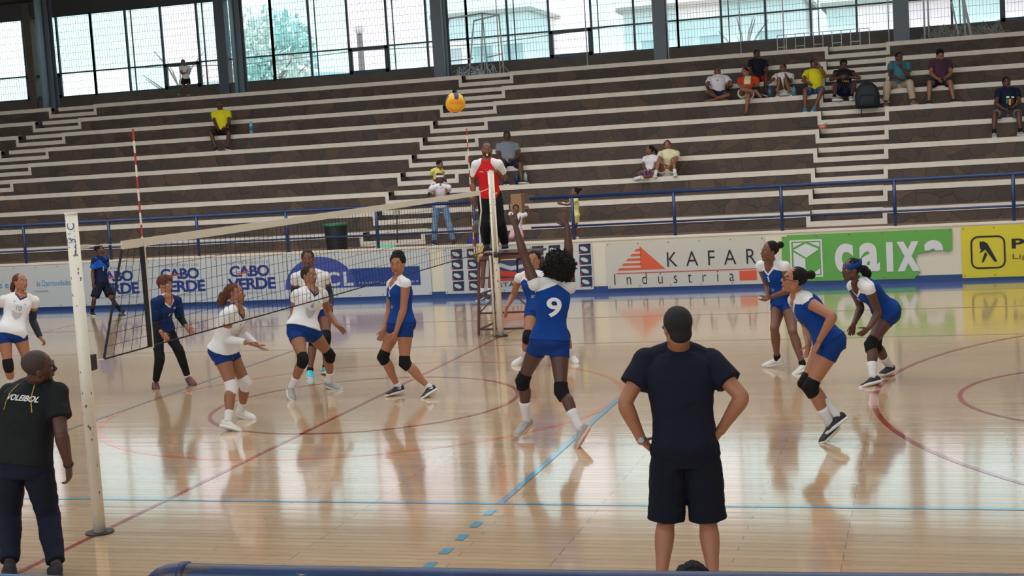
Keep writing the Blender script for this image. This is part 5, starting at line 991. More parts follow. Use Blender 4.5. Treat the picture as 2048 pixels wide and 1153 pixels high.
    def arms(s, mb, inf=0.0, sides='LR'):
        for q in sides:
            sh, el, wr = s.J['sh' + q], s.J['el' + q], s.J['wr' + q]
            s.limb(mb, sh, el, s.fit_arm(s.UPARM), inf); s.limb(mb, el, wr, s.fit_arm(s.FOREA), inf); mb.sph(el, .036 * s.k * s.arm_scale() + inf, 10, 7); mb.sph(sh, .054 * s.k * s.arm_scale() + inf, 12, 8)
            c, l, f = s.tf(0.98); mb.tube([s.J['neck'] + s.tu * 0.035 * s.k, (s.J['neck'] + sh) / 2 + s.tu * .012, sh], [.040 * s.k, .048 * s.k + inf, .046 * s.k + inf], 12)
            c2, l2, f2 = s.tf(0.72); mb.tube([c2 + l2 * (0.09 * s.k if q == 'L' else -0.09 * s.k), s.J['neck'] * .3 + c2 * .3 + sh * .4, sh], [.015 * s.k, .042 * s.k + inf, .048 * s.k + inf], 12)
    def foot_frame(s, q):
        an, to = s.J['an' + q], s.J['to' + q]; v = (to - an); L = v.length; v.normalize(); sh = (s.J['kn' + q] - an).normalized()
        lat = v.cross(sh)
        if lat.length < .05: lat = s.left.copy()
        lat.normalize(); up = lat.cross(v).normalized(); up = up if up.dot(sh) > 0 else -up
        a = math.atan2(.04, .19); fw_ = v * math.cos(a) + up * math.sin(a); upf = (up * math.cos(a) - v * math.sin(a)).normalized()
        return an, fw_.normalized(), upf, fw_.cross(upf).normalized(), s.k
    def foot(s, mb, q, inf=0.0):
        an, f, u, l, k = s.foot_frame(q); sole = an - u * .072 * k; rs = []
        for x, w_, h, z in ((-.058, .022, .02, .030), (-.045, .033, .032, .036), (0, .035, .040, .045), (.05, .037, .033, .036), (.10, .044, .024, .027), (.14, .046, .018, .021), (.17, .040, .014, .017), (.195, .022, .009, .013)):
            c = sole + f * x * k + u * z * k
            rs.append([c + l * math.cos(2 * PI * i / 14) * (w_ * k + inf) + u * max(math.sin(2 * PI * i / 14) * (h * k + inf), -z * k) for i in range(14)])
        mb.rings(rs); mb.tube([an + u * .02 * k, an - u * .02 * k], [.034 * k + inf, .036 * k + inf], 12)
    def hand(s, mb, q):
        wr, ha = s.J['wr' + q], s.J['ha' + q]; k = 0.35 + 0.65 * s.k; hd = (ha - wr).normalized()
        n = s.palms.get(q)
        if n is not None: n = s.left * n[0] + V((0, 0, 1)) * n[1] + s.F * n[2]
        else: n = (-s.left if q == 'L' else s.left) * 1.0 + s.F * 0.2
        n = n - hd * n.dot(hd)
        if n.length < .1: n = s.F - hd * s.F.dot(hd)
        n.normalize(); th = hd.cross(n) * (1 if q == 'R' else -1); w0 = wr
        sc = (1.08 if s.male else 0.97) * k; rf = max(.0085 * sc, s.vox * 1.0)
        rs = []
        for x, hw, ht in ((-.01, .026, .021), (.02, .030, .019), (.05, .040, .017), (.085, .041, .0145), (.094, .034, .011)):
            c = w0 + hd * x * sc
            rs.append([c + th * math.cos(2 * PI * i / 16) * hw * sc + n * math.sin(2 * PI * i / 16) * max(ht * sc, s.vox * 1.3) for i in range(16)])
        mb.rings(rs)
        for i, (o, L) in enumerate(((.030, .072), (.010, .080), (-.011, .074), (-.031, .058))):
            c = s.curl * (0.8 + 0.15 * i); p = w0 + hd * .082 * sc + th * o * sc * 1.06; d0 = (hd + th * o * 3.0).normalized(); pts = [p]
            for j, (seg, m_) in enumerate(((.46, .5), (.30, 1.5), (.24, 2.3))):
                a = c * m_; d = (d0 * math.cos(a) + n * math.sin(a)).normalized(); p = p + d * L * sc * seg; pts.append(p)
            mb.tube(pts, [rf * 1.05, rf, rf * .92, rf * .75], 8)
        p = w0 + hd * .028 * sc + th * .026 * sc; pts = [p]
        for a, L in ((.75, .036), (.55, .030), (.35, .024)):
            d = (hd * math.cos(a) + th * math.sin(a) + n * (.25 + s.curl * .5)).normalized(); p = p + d * L * sc; pts.append(p)
        mb.tube(pts, [rf * 1.6, rf * 1.25, rf * 1.1, rf * .85], 8)
    def headpt(s, x, y, z): return s.J['head'] + (s.hlft * x + s.hf * y + s.hu * z) * s.hs
    def head(s, mb):
        h = s.hs; P = s.headpt; e = lambda c, a, b, d, n=16, m=11: mb.ell(P(*c), s.hlft * a * h, s.hf * b * h, s.hu * d * h, n, m)
        e((0, -.012, .034), .073, .093, .082); e((0, .022, -.040), .056, .066, .074); e((0, .012, .0), .068, .078, .075)
        e((0, .066, -.097), .022, .018, .018); e((0, .079, .022), .046, .013, .012); e((.034, .062, -.022), .020, .018, .018); e((-.034, .062, -.022), .020, .018, .018)
        mb.tube([P(0, .084, .012), P(0, .097, -.012), P(0, .108, -.032)], [.008 * h, .010 * h, .0135 * h], 8); e((.012, .096, -.035), .009, .010, .008, 8, 6); e((-.012, .096, -.035), .009, .010, .008, 8, 6)
        e((0, .086, -.058), .024, .0095, .006, 12, 7); e((0, .085, -.068), .021, .0100, .0065, 12, 7)
        for x in (-1, 1): e((x * .074, -.006, -.008), .009, .019, .030, 10, 8); e((x * .060, -.0, -.055), .012, .028, .030, 10, 8)
        nk = s.J['neck']; r = (.066 if s.male else .051) * s.k
        mb.tube([nk - s.tu * .03, nk + s.tu * .01, (nk + P(0, -.012, -.05)) / 2, P(0, -.012, -.045)], [r * 1.35, r * 1.15, r, r * .98], 16)
    def body(s, hands='LR', feet=''):
        mb = MB(); s.torso(mb); s.legs(mb); s.arms(mb); s.head(mb)
        for q in hands: s.hand(mb, q)
        for q in 'LR':
            if q in feet: s.foot(mb, q)
            else: mb.sph(s.J['an' + q], .034 * s.k)
        s.sphips(mb)
        hp = s.J['head']; lip = s.headpt(0, .090, -.063); bl, br = s.headpt(.030, .083, .031), s.headpt(-.030, .083, .031); hh = s.hs
        def cl(c):
            if (c - hp).length > .14: return (-1.0, -1.0)
            d = c - lip; la = 1 - math.hypot(d.dot(s.hlft) / (.025 * hh), d.dot(s.hu) / (.011 * hh)); la = la if d.dot(s.hf) > -.014 else -1.0; lb = -1.0
            for b in (bl, br):
                d = c - b; q = 1 - math.hypot(d.dot(s.hlft) / (.021 * hh), (d.dot(s.hu) + abs(d.dot(s.hlft)) * .25) / (.0065 * hh)); q = q if d.dot(s.hf) > -.022 else -1.0; lb = max(lb, q)
            return (la, lb)
        s.body_o = add_part('body', voxel(mb, 'body', SKIN[s.tone], s.vox, 3, 0.5, cl), s.root)
        # eyes
        for x in (-1, 1):
            m = MB(); c = s.headpt(x * .030, .0740, .004); m.ell(c, s.hlft * .0105 * hh, s.hf * .0110 * hh, s.hu * .0068 * hh, 12, 8); m.cur = 1
            m.ell(s.headpt(x * .030, .0815, .004), s.hlft * .0060 * hh, s.hf * .0045 * hh, s.hu * .0058 * hh, 10, 6)
            me = m.mesh('eye', [M_EYEW, M_EYED], True); add_part('eye', me, s.root)
        return s
    def sphips(s, mb, inf=0.0):
        for q in 'LR':
            h = s.J['hip' + q]; out = (h - s.J['pel']).normalized(); thd = (s.J['kn' + q] - h).normalized()
            mb.sph(h + out * .012 * s.k, (.086 * s.k * s.b ** .7 + inf), 14, 9)
            c, l, f = s.tf(0); mb.sph(h - f * .038 * s.k + s.tu * .0 - thd * 0.01, (.080 * s.k * s.b ** .7 + inf), 14, 9)
    # ---- clothes
    def tcoords(s, c):
        p = c - s.J['pel']; t = p.dot(s.tu) / s.tl; cc, l, f = s.tf(t); d = c - cc; return t, d.dot(l), d.dot(f)
    def fold(s, amp, sc=7.0, seed=0.0):
        return lambda co: amp * noise.noise(V((co.x * sc + seed, co.y * sc, co.z * sc * 1.6))) + amp * 0.5 * noise.noise(V((co.x * sc * 2.3, co.y * sc * 2.3 + seed, co.z * sc * 3.1)))
    def shirt(s, mats, hem=0.08, top=0.985, sleeve=0.35, inf=0.014, flare=0.04, cl=None, sl_inf=None, amp=0.005, name='shirt', collar=True, label=None, seed=0.0):
        mb = MB(); s.torso(mb, inf, hem, top, flare)
        si = inf if sl_inf is None else sl_inf
        nk = s.J['neck']; mb.tube([nk - s.tu * .07 * s.k, nk - s.tu * .02 * s.k, nk + s.tu * (.030 if s.male else .014) * s.k], [.100 * s.k * s.b, .092 * s.k * s.b + inf * .5, .070 * s.k * (1.12 if s.male else 1) + inf * .4], 18)
        for q in 'LR':
            sh, el, wr = s.J['sh' + q], s.J['el' + q], s.J['wr' + q]; mb.sph(sh, .054 * s.k * s.arm_scale() + si * .9, 12, 8)
            c2, l2, f2 = s.tf(0.72); mb.tube([c2 + l2 * (0.09 * s.k if q == 'L' else -0.09 * s.k), s.J['neck'] * .3 + c2 * .3 + sh * .4, sh], [.015 * s.k, .044 * s.k + inf, .049 * s.k + si], 12)
            mb.tube([s.J['neck'] + s.tu * .010 * s.k, (s.J['neck'] + sh) / 2 + s.tu * .014, sh], [.058 * s.k + inf * .6, .048 * s.k + inf, .046 * s.k + inf], 12)
            if sleeve > 0:
                fr = min(sleeve, 1.0); ps = s.fit_arm(s.UPARM); L = (el - sh)
                rr_ = [(.052 * s.k * s.arm_scale() + si), (.048 * s.k * s.arm_scale() + si * 1.15), (.044 * s.k * s.arm_scale() + si * 1.5)]
                mb.tube([sh, sh + L * fr * .5, sh + L * fr], rr_, 16)
                if sleeve > 1.01:
                    mb.sph(el, .038 * s.k * s.arm_scale() + si); mb.tube([el, el + (wr - el) * min(sleeve - 1, 1)], [.040 * s.k + si, .031 * s.k + si * .8], 14)
        f = (lambda c: cl(s, c)) if cl else None
        o = add_part(name, voxel(mb, name, mats, s.vox, 3, .5, f, s.fold(amp, 7, seed)), s.root, label); s.shirt_o = o; return o
    def shorts(s, mats, frac=0.3, top=0.2, inf=0.010, flare=0.0, name='shorts', cl=None, amp=0.002, label=None):
        mb = MB(); s.torso(mb, inf, -0.22, top, 0); s.sphips(mb, inf * .8)
        for q in 'LR':
            h, kn, an = s.J['hip' + q], s.J['kn' + q], s.J['an' + q]; d = kn - h; f1 = min(frac, 1)
            pr = [(t, r) for t, r in s.THIGH if 0 <= t <= f1]; r_end = [r for t, r in s.THIGH if t <= f1 + .001][-1]
            m = []
            for i in range(7):
                t = f1 * i / 6; r = [a[1] + (b[1] - a[1]) * (t - a[0]) / (b[0] - a[0]) for a, b in zip(s.THIGH, s.THIGH[1:]) if a[0] <= t <= b[0]][0]
                m.append((h + d * t, r * s.k * s.b ** .7 + inf + flare * (t / max(f1, .01)) ** 1.3))
            mb.tube([p for p, r in m], [r for p, r in m], 18)
            if frac > 1.01:
                mb.sph(kn, .056 * s.k + inf + flare * .9); d2 = an - kn; f2 = min(frac - 1, 1)
                mb.tube([kn, kn + d2 * f2 * .35, kn + d2 * f2 * .8, kn + d2 * f2], [.056 * s.k + inf + flare * .8, .058 * s.k + inf + flare * .7, .044 * s.k + inf + flare * .8, .040 * s.k + inf * 1.2 + flare * .7], 16)
        f = (lambda c: cl(s, c)) if cl else None
        o = add_part(name, voxel(mb, name, mats, s.vox, 3, .5, f, s.fold(amp, 9, 3.3)), s.root, label); s.shorts_o = o; return o
    def cuff(s, name, m, q, seg, t0, t1, inf=0.008, bulge=0.0, label=None):
        """sleeve-like band on a limb: seg 'arm','fore','thigh','shank','knee'"""
        J = s.J; mb = MB()
        if seg == 'knee':
            h, kn, an = J['hip' + q], J['kn' + q], J['an' + q]; a = kn + (h - kn).normalized() * .085 * s.k; b = kn + (an - kn).normalized() * .085 * s.k
            mb.tube([a, kn + (h - kn).normalized() * .03, kn + (an - kn).normalized() * .03, b], [.060 * s.k + inf, .058 * s.k + inf + bulge, .056 * s.k + inf + bulge, .055 * s.k + inf], 18)
            fr = (kn - (h + an) / 2); fr = fr.normalized() if fr.length > .02 else s.F
            mb.ell(kn + fr * .022, fr.orthogonal().normalized() * .048 * s.k, fr * (.045 * s.k + inf), fr.cross(fr.orthogonal()).normalized() * .055 * s.k)
            me = voxel(mb, name, [m], s.vox, 3)
        elif seg == 'wholearm':
            mb.tube([J['sh' + q] + (J['el' + q] - J['sh' + q]) * t0, J['el' + q]], [.046 * s.k + inf, .042 * s.k + inf], 14); mb.sph(J['el' + q], .041 * s.k + inf); mb.tube([J['el' + q], J['el' + q] + (J['wr' + q] - J['el' + q]) * .3, J['el' + q] + (J['wr' + q] - J['el' + q]) * t1], [.041 * s.k + inf, .043 * s.k + inf, .030 * s.k + inf], 14)
            me = voxel(mb, name, [m], s.vox, 2)
        else:
            a, b, pr = {'arm': (J['sh' + q], J['el' + q], s.UPARM), 'fore': (J['el' + q], J['wr' + q], s.FOREA), 'thigh': (J['hip' + q], J['kn' + q], s.THIGH), 'shank': (J['kn' + q], J['an' + q], s.SHANK)}[seg]
            rr_ = []
            for i in range(6):
                t = t0 + (t1 - t0) * i / 5; t_ = min(max(t, pr[0][0]), pr[-1][0]); r = [x[1] + (y[1] - x[1]) * (t_ - x[0]) / (y[0] - x[0]) for x, y in zip(pr, pr[1:]) if x[0] <= t_ <= y[0]][0]
                rr_.append((a + (b - a) * t, r * s.k * (s.arm_scale() * 1.02 if seg in ('arm', 'fore') else s.b ** .7) + inf))
            mb.tube([p for p, r in rr_], [r for p, r in rr_], 16); me = mb.mesh(name, [m], True)
        return add_part(name, me, s.root, label)
    def shoe(s, q, m, ms=None, tick=None, sock=None, sock_t=0.62, barefoot=False):
        if sock: s.cuff('sock', sock, q, 'shank', sock_t, 1.03, .007)
        an, f, u, l, k = s.foot_frame(q); so = an - u * .074 * k
        mb = MB(); rs = []
        for x, w_, h, z in ((-.068, .020, .026, .045), (-.060, .034, .038, .050), (-.03, .040, .048, .052), (.01, .041, .052, .052), (.05, .043, .042, .044), (.09, .049, .032, .036), (.13, .051, .026, .030), (.165, .046, .021, .026), (.190, .034, .016, .021), (.204, .014, .009, .016)):
            c = so + f * x * k + u * z * k; rs.append([c + l * math.cos(2 * PI * i / 18) * w_ * k + u * max(math.sin(2 * PI * i / 18) * h * k, -(z - .018) * k) for i in range(18)])
        mb.rings(rs); mb.tube([so + u * .05 * k - f * .01 * k, an + u * .012 * k - f * .008 * k], [.042 * k, .041 * k], 16)
        o = add_part('shoe', voxel(mb, 'shoe', [m], max(.006, s.vox * .85), 2), s.root)
        mb = MB(); P = []
        for i in range(24):
            a = 2 * PI * i / 24; x = .068 + .142 * math.cos(a); w_ = (.042 + .010 * (x > .05) * math.sin(min(max((x - .05) / .15, 0), 1) * PI)) * math.copysign(abs(math.sin(a)) ** .6, math.sin(a)); P.append((x, w_))
        mb.rings([[so + f * x * k * .99 + l * w_ * k + u * .0 for x, w_ in P], [so + f * x * k * 1.0 + l * w_ * 1.06 * k + u * .012 * k for x, w_ in P], [so + f * x * k + l * w_ * 1.03 * k + u * .026 * k for x, w_ in P]])
        add_part('sole', mb.mesh('sole', [ms or SOLE], True), o) if False else None
        me = mb.mesh('sole', [ms or SOLE], True); so_ = add_part('sole', me, s.root); so_.parent = o; so_.location = (0, 0, 0)
        if tick:
            for sg in (-1, 1):
                c = so + f * .035 * k + u * .050 * k + l * sg * .0475 * k; t = MB()
                t.add([c - f * .045 * k + u * .016 * k, c - f * .022 * k - u * .010 * k, c + f * .035 * k + u * .012 * k, c - f * .020 * k + u * .004 * k], [(0, 1, 2, 3)]); t.add([p + l * sg * .003 for p in [c - f * .045 * k + u * .016 * k, c - f * .022 * k - u * .010 * k, c + f * .035 * k + u * .012 * k, c - f * .020 * k + u * .004 * k]], [(0, 1, 2, 3)])
                tt = add_part('side_tick', t.mesh('side_tick', [tick]), s.root); tt.parent = o
        return o
    def hair(s, style='short', m=None, amp=.004):
        m = m or M_HAIR; P = s.headpt; h = s.hs; mb = MB()
        E_ = lambda c, a, b, d: mb.ell(P(*c), s.hlft * a * h, s.hf * b * h, s.hu * d * h, 20, 12)
        vx = s.vox; dd = lambda co: amp * noise.noise(co * 45) * 2
        if style == 'crop': E_((0, -.020, .037), .0765, .094, .085); amp = .001
        elif style == 'short': E_((0, -.026, .042), .083, .094, .088)
        elif style == 'nape': E_((0, -.024, .040), .083, .096, .090); E_((0, -.048, -.030), .066, .056, .055)
        elif style == 'flat': E_((0, -.022, .046), .084, .096, .094)
        elif style == 'bun': E_((0, -.024, .038), .080, .092, .085); E_((0, -.135, .070), .042, .040, .040)
        elif style == 'topbun': E_((0, -.024, .038), .080, .092, .085); E_((0, -.105, .095), .036, .034, .034)
        elif style == 'lowbun': E_((0, -.024, .036), .080, .092, .084); E_((0, -.115, .01), .034, .032, .032)
        elif style == 'pony':
            E_((0, -.024, .036), .080, .092, .084); mb.tube([P(0, -.10, .03), P(0, -.14, .01), P(.0, -.165, -.05), P(0, -.165, -.10)], [.022 * h, .032 * h, .036 * h, .014 * h], 12)
        elif style == 'curlypony':
            E_((0, -.024, .036), .082, .094, .086); E_((0, -.125, -.01), .050, .055, .060); E_((0, -.150, -.055), .048, .048, .055); amp = .010
        elif style == 'longpony':
            E_((0, -.024, .036), .082, .094, .086); mb.tube([P(0, -.09, .02), P(0, -.15, .0), P(0, -.20, -.045), P(0, -.235, -.09)], [.028 * h, .046 * h, .046 * h, .018 * h], 12); amp = .010
        elif style == 'curlshort': E_((0, -.022, .050), .094, .102, .094); E_((0, .045, .085), .060, .045, .036); amp = .011
        elif style == 'updo': E_((0, -.030, .048), .090, .098, .092); E_((0, -.040, .110), .070, .072, .052); amp = .005
        elif style == 'afro': E_((0, -.050, .040), .150, .135, .150); E_((0, -.030, .080), .120, .120, .100); amp = .014
        else: return None
        if style == 'afro':
            vx = .007; rr = random.Random(2); c0 = P(0, -.045, .045)
            for i in range(520):
                d = V((rr.gauss(0, 1), rr.gauss(0, 1), rr.gauss(0, 1))).normalized()
                if (d.dot(s.hf) > .45 and d.dot(s.hu) < .5): continue
                a = c0 + (s.hlft * d.x * .142 + s.hf * d.y * .13 + s.hu * d.z * .145) * h
                e = V((rr.gauss(0, 1), rr.gauss(0, 1), rr.gauss(0, 1))).normalized() * .012
                n_ = (a - c0).normalized(); mb.tube([a - n_ * .01, a + n_ * .008 + e, a + n_ * rr.uniform(.015, .032) + e * 1.5], [.007, .006, .0045], 5)
        sm = 1 if style == 'afro' else 2
        me = voxel(mb, 'hair', [m], vx, sm, .5, None, lambda co: amp * (noise.noise(co * 38) + .6 * noise.noise(co * 80)))
        s.hair_o = add_part('hair', me, s.root); return s.hair_o
    def decal(s, name, txt, t, side, size, m, front=True, bold=.01, sx_=1.0, shear=0.0, off=.004, tgt=None, obj=None, parent=None):
        """lettering laid on the shirt surface around torso height t, lateral offset side (person's left +)"""
        o = tgt or s.shirt_o; me0 = o.data; base = wloc(o); bvh = BVHTree.FromPolygons([v.co + base for v in me0.vertices], [p.vertices[:] for p in me0.polygons])
        me = text_mesh(txt, size, .022, 1.0, sx_, 'CENTER', shear) if txt else obj
        bm = bmesh.new(); bm.from_mesh(me); bmesh.ops.triangulate(bm, faces=bm.faces[:]); bmesh.ops.subdivide_edges(bm, edges=[e for e in bm.edges if e.calc_length() > .025], cuts=1, use_grid_fill=False); bmesh.ops.triangulate(bm, faces=bm.faces[:]); bm.to_mesh(me); bm.free()
        c, l, f = s.tf(t); d = f if front else -f; xa = -l if front else l
        # reader's right when facing the shirt: for the front it is the wearer's left
        xa = l if front else -l
        for v in me.vertices:
            p = c + xa * v.co.x + s.tu * (v.co.y - size * .35) + l * side; hit = bvh.ray_cast(p + d * .5, -d, .8)
            v.co = (hit[0] if hit[0] is not None else p + d * .12) + d * off
        me.materials.clear(); me.materials.append(m)
        o2 = bpy.data.objects.new(name, me); COL.objects.link(o2); me.transform(Matrix.Translation(-base)); o2.parent = o; return o2

def yoke(s, c):       # blue team: white shoulders running down to a V at the chest
    t, x, y = s.tcoords(c); ax = abs(x) / (.15 * s.k)
    v = t - (0.985 - .13 * min(ax, 1.25) + (.0 if y > 0 else .02))
    if y > 0: v = max(v, min(.03 - abs(t - (.80 + .24 * ax)), (.75 - ax) * .3))
    return (v, min(t - (.825 + .30 * ax), (.50 - ax) * .4, y * 2))
def vneck(s, c):      # white team: coloured V collar
    t, x, y = s.tcoords(c); ax = abs(x) / (.15 * s.k)
    return (max(min(.032 - abs(t - (.84 + .30 * ax)), (.52 - ax) * .3, y * 2), min((.5 - ax) * .3, t - 1.0)), min(t - (.865 + .30 * ax), (.5 - ax) * .4, y * 2))
GP = mat('grey_shirt_print', rgb(150, 152, 158), 0.7); WPR = mat('white_shirt_print', rgb(222, 222, 224), 0.6); NVP = mat('navy_shirt_print', rgb(40, 52, 100), 0.6)
def blue_player(key, label, num, tone, hair, shoe, sock, sock_t=.62, hm=None, pads='LR', tick=None, sole=None, back=False, palms=None, curl=.3, vox=.0075, bulk=1.0, padm=PAD):
    p = Person(key, label, tone, vox=vox, palms=palms, curl=curl, bulk=bulk, group='volleyball players in blue and white'); p.body()
    p.shirt([BL, WH, tone], hem=.03, sleeve=.16, inf=.010, cl=yoke, amp=.003); p.shorts([BL2], .30, .12, .007)
    p.hair(hair, hm)
    for q in 'LR': p.shoe(q, shoe, sole, tick, sock, sock_t)
    for q in pads: p.cuff('knee_pad', padm, q, 'knee', 0, 0, .006, .006)
    if back: p.decal('number', num, .60, .01, .25, WPR, False, .012, 1.25, off=.007)
    else:
        p.decal('number', num, .70, 0, .085, WPR, True, .006); p.decal('team_lettering', 'ic', .42, -.02, .07, GP, True, .006, 1.2, .4); p.decal('crest_lettering', 'CV', .82, 0, .022, WPR, True, .001)
    return p
def white_player(key, label, num, tone, hair, shoe, sock, sock_t=.62, hm=None, pads='LR', padm=PAD, palms=None, curl=.3, tick=None, sole=None, vox=.0075, bulk=1.0, hem=.06):
    p = Person(key, label, tone, vox=vox, palms=palms, curl=curl, bulk=bulk, group='volleyball players in white'); p.body()
    p.shirt([WH, TRIMN, tone], hem=hem, sleeve=.30, inf=.013, cl=vneck, amp=.006, flare=.08); p.shorts([BL2], .32, .15, .008); p.hair(hair, hm)
    for q in 'LR': p.shoe(q, shoe, sole, tick, sock, sock_t)
    for q in pads: p.cuff('knee_pad', padm, q, 'knee', 0, 0, .006, .006)
    p.decal('number', num, .60, 0, .09, GP, True, -.001); p.decal('crest', 'm', .74, .07, .045, mat('pale_blue_crest', rgb(110, 160, 190), .6), True, .01); p.decal('maker_mark', 'x', .76, -.07, .04, NVP, True, .006)
    g = bpy.data.meshes.new('g'); g.from_pydata([(-.07, .05, 0), (0, .03, 0), (.07, .05, 0), (.05, -.02, 0), (0, -.07, 0), (-.05, -.02, 0)], [], [(0, 1, 4, 5), (1, 2, 3, 4)])
    p.decal('chest_print', None, .42, 0, .0, mat('faint_grey_print', rgb(168, 166, 170), .7), True, obj=g)
    return p

p9 = blue_player('setter9', 'player with big round afro and number 9 on her back, both arms raised', '9', 'deep', 'afro', SHG, WH2, .52, back=True, palms={'L': (0, .3, 1), 'R': (0, .3, 1)}, curl=.12, vox=.007, sole=mat('orange_white_sole', rgb(214, 170, 150), .6), bulk=1.08)
p10 = blue_player('blue10', 'player in blue half hidden behind the one with the afro, by the far net post', '10', 'tan', 'short', SHW, WH2, .62, bulk=1.08)
p3 = blue_player('blue3', 'player in blue with number 3 clasping her hands, white shoes and no knee pads', '3', 'dark', 'bun', SHW, BK, .86, pads='', palms={'L': (-.3, 1, 0), 'R': (.3, 1, 0)}, curl=.7, bulk=1.06)
p11 = blue_player('blue11', 'player in blue with glasses and number 11 leaning forward', '11', 'tan', 'bun', SHK, WH2, .55, palms={'L': (0, 0, 1), 'R': (0, 0, 1)}, curl=.6, vox=.007, bulk=1.14)
p7 = blue_player('blue7', 'player in blue wearing a blue headband, hands near her knees, number 7', '7', 'deep', 'longpony', SHK, WH2, .55, curl=.35, bulk=1.14)
p8 = blue_player('blue8', 'player in blue turning her face to the viewer, dark hair swept up', '5', 'tan', 'updo', SHK, WH2, .88, tick=WPR, curl=.3, bulk=1.13)
w6 = white_player('white6', 'player in white crouching with black knee pads and grey shoes, one heel raised', '6', 'brown', 'short', SHG, WH2, .62, hm=M_HAIRD, curl=.25, bulk=1.16)
w7 = white_player('white7', 'player in white with turquoise shoes standing behind another crouching player in white', '7', 'dark', 'short', SHT, BK, .9, hm=M_HAIRD, bulk=1.1)
w5 = white_player('white5', 'player in white with white knee pads and a curly reddish ponytail', '2', 'brown', 'curlypony', SHW, WH2, .68, hm=M_HAIRB, padm=WH2, palms={'R': (0, .6, -.3), 'L': (0, .6, .3)}, curl=.25, bulk=1.18)
w10 = white_player('white10', 'player in white number 10 at the edge of the picture with dark arm sleeves', '10', 'tan', 'pony', SHW, WH2, .55, hm=M_HAIRB, curl=1.1, hem=-.12, bulk=1.08)
SLV = cloth('dark_grey_arm_sleeve', rgb(48, 54, 68), .8, .2)
for p, qs, m in ((w10, 'LR', SLV), (w7, 'LR', SLV), (w5, 'LR', WH2)):
    for q in qs: p.cuff('arm_sleeve', m, q, 'wholearm', .45, .96, .007)
# headband, glasses
def headband(p, m, z=.045, tilt=.0, w_=.034):
    mb = MB(); rs = []
    for dz in (-w_ / 2, w_ / 2): rs.append([p.headpt(.087 * math.cos(a), -.018 + .100 * math.sin(a) , z + dz + tilt * math.sin(a)) for a in [2 * PI * i / 28 for i in range(28)]])
    mb.rings(rs, False); o = mb.mesh('headband', [m], True); o = add_part('headband', o, p.root); md = o.modifiers.new('s', 'SOLIDIFY'); md.thickness = .008; return o
headband(p7, BL, .055, -.03, .05)
def glasses(p, m):
    mb = MB()
    for x in (-1, 1):
        c = [p.headpt(x * .031 + .024 * math.cos(a), .094, .003 + .017 * math.sin(a)) for a in [2 * PI * i / 16 for i in range(17)]]; mb.tube(c, .0028, 6, False); mb.tube([p.headpt(x * .055, .094, .008), p.headpt(x * .076, .05, .008), p.headpt(x * .082, -.01, .004)], .0028, 6)
    mb.tube([p.headpt(-.007, .096, .005), p.headpt(.007, .096, .005)], .003, 6)
    add_part('glasses_frame', mb.mesh('glasses_frame', [m], True), p.root)
    for x in (-1, 1):
        g = MB(); g.add([p.headpt(x * .031 + .022 * math.cos(a), .094, .003 + .016 * math.sin(a)) for a in [2 * PI * i / 16 for i in range(16)]], [tuple(range(16))]); add_part('lens', g.mesh('lens', [M_GL[3]], False), p.root)
glasses(p11, M_BLK)

# libero
p = Person('libero4', 'player in dark blue shirt and black leggings with short reddish curls, behind the net', 'tan', palms={'R': (0, 0, -1), 'L': (0, -.6, .8)}, curl=.3); p.body()
LB = cloth('deep_blue_libero_shirt', rgb(12, 44, 100)); LB2 = cloth('dark_blue_sleeve', rgb(22, 34, 66))
p.shirt([LB, WH, 'tan'], hem=.0, sleeve=1.0, inf=.012, cl=vneck, amp=.006, flare=.08)
for q in 'LR': p.cuff('arm_sleeve', cloth('black_arm_sleeve', rgb(24, 26, 32), .8, .2), q, 'fore', -.02, .85, .006)
p.shorts([BK], 1.92, .1, .005, name='leggings'); p.hair('curlshort', M_HAIRB)
for q in 'LR': p.shoe(q, SHM, SHK, None, WH2, .92)
p.decal('number', '2', .62, 0, .075, WPR, True, .004); p.decal('crest', 'm', .78, .08, .05, WPR, True, .006)
for q in 'LR': p.cuff('knee_pad', PAD, q, 'knee', 0, 0, .009, .003)

# boy walking past the banners
p = Person('boy3', 'boy in a bright blue patterned shirt walking along the white banners', 'deep', True, .92, .009); p.body()
def boycl(s, c):
    t, x, y = s.tcoords(c); return min(noise.noise(c * 9) - .05, t - .55)
p.shirt([cloth('navy_sports_shirt', rgb(22, 32, 62)), cloth('bright_blue_pattern', rgb(24, 88, 190))], hem=-.02, sleeve=.62, inf=.02, cl=boycl, flare=.1); p.shorts([NV], .85, .1, .016, .03); p.hair('short')
for q in 'LR': p.shoe(q, SHK, SOLE, None, BK, .6)
p.decal('number', '1', .55, -.05, .12, WPR, True, .006)

# coach in black
p = Person('coach', 'man in a black shirt lettered across the back, bald with glasses, nearest the net post', 'deep', True, 1.12, .0065, curl=.7); p.body(); p.hair('crop', mat('shaved_scalp', rgb(58, 42, 38), .7, .1, 60, .2, 160))
DT = cloth('dark_navy_track_trousers', rgb(24, 28, 46), .85, .4)
YLP = mat('yellow_piping', rgb(170, 150, 50), .6)
p.shirt([cloth('black_sports_shirt', rgb(24, 28, 30), .8, .4)], hem=-.04, sleeve=.62, inf=.018, sl_inf=.022, amp=.008, flare=.06); p.shorts([DT], 1.93, .1, .014, .012, name='trousers', amp=.007)
for q in 'LR': p.shoe(q, SHK, SHK)
p.decal('back_lettering', 'VOLEIBOL', .80, -.015, .058, WPR, False, .004, .95, .35)
for sgn in (-1, 1):
    g = bpy.data.meshes.new('g'); pts = [(sgn * (.065 + .05 * t), .07 - .20 * t + .02 * math.sin(3 * t), 0) for t in [i / 8 for i in range(9)]]
    g.from_pydata([(x - .0035, y, 0) for x, y, z in pts] + [(x + .0035, y, 0) for x, y, z in pts], [], [(i, i + 1, i + 10, i + 9) for i in range(8)]); p.decal('yellow_piping', None, .86, 0, .0, YLP, False, obj=g)
glasses(p, M_BLK)
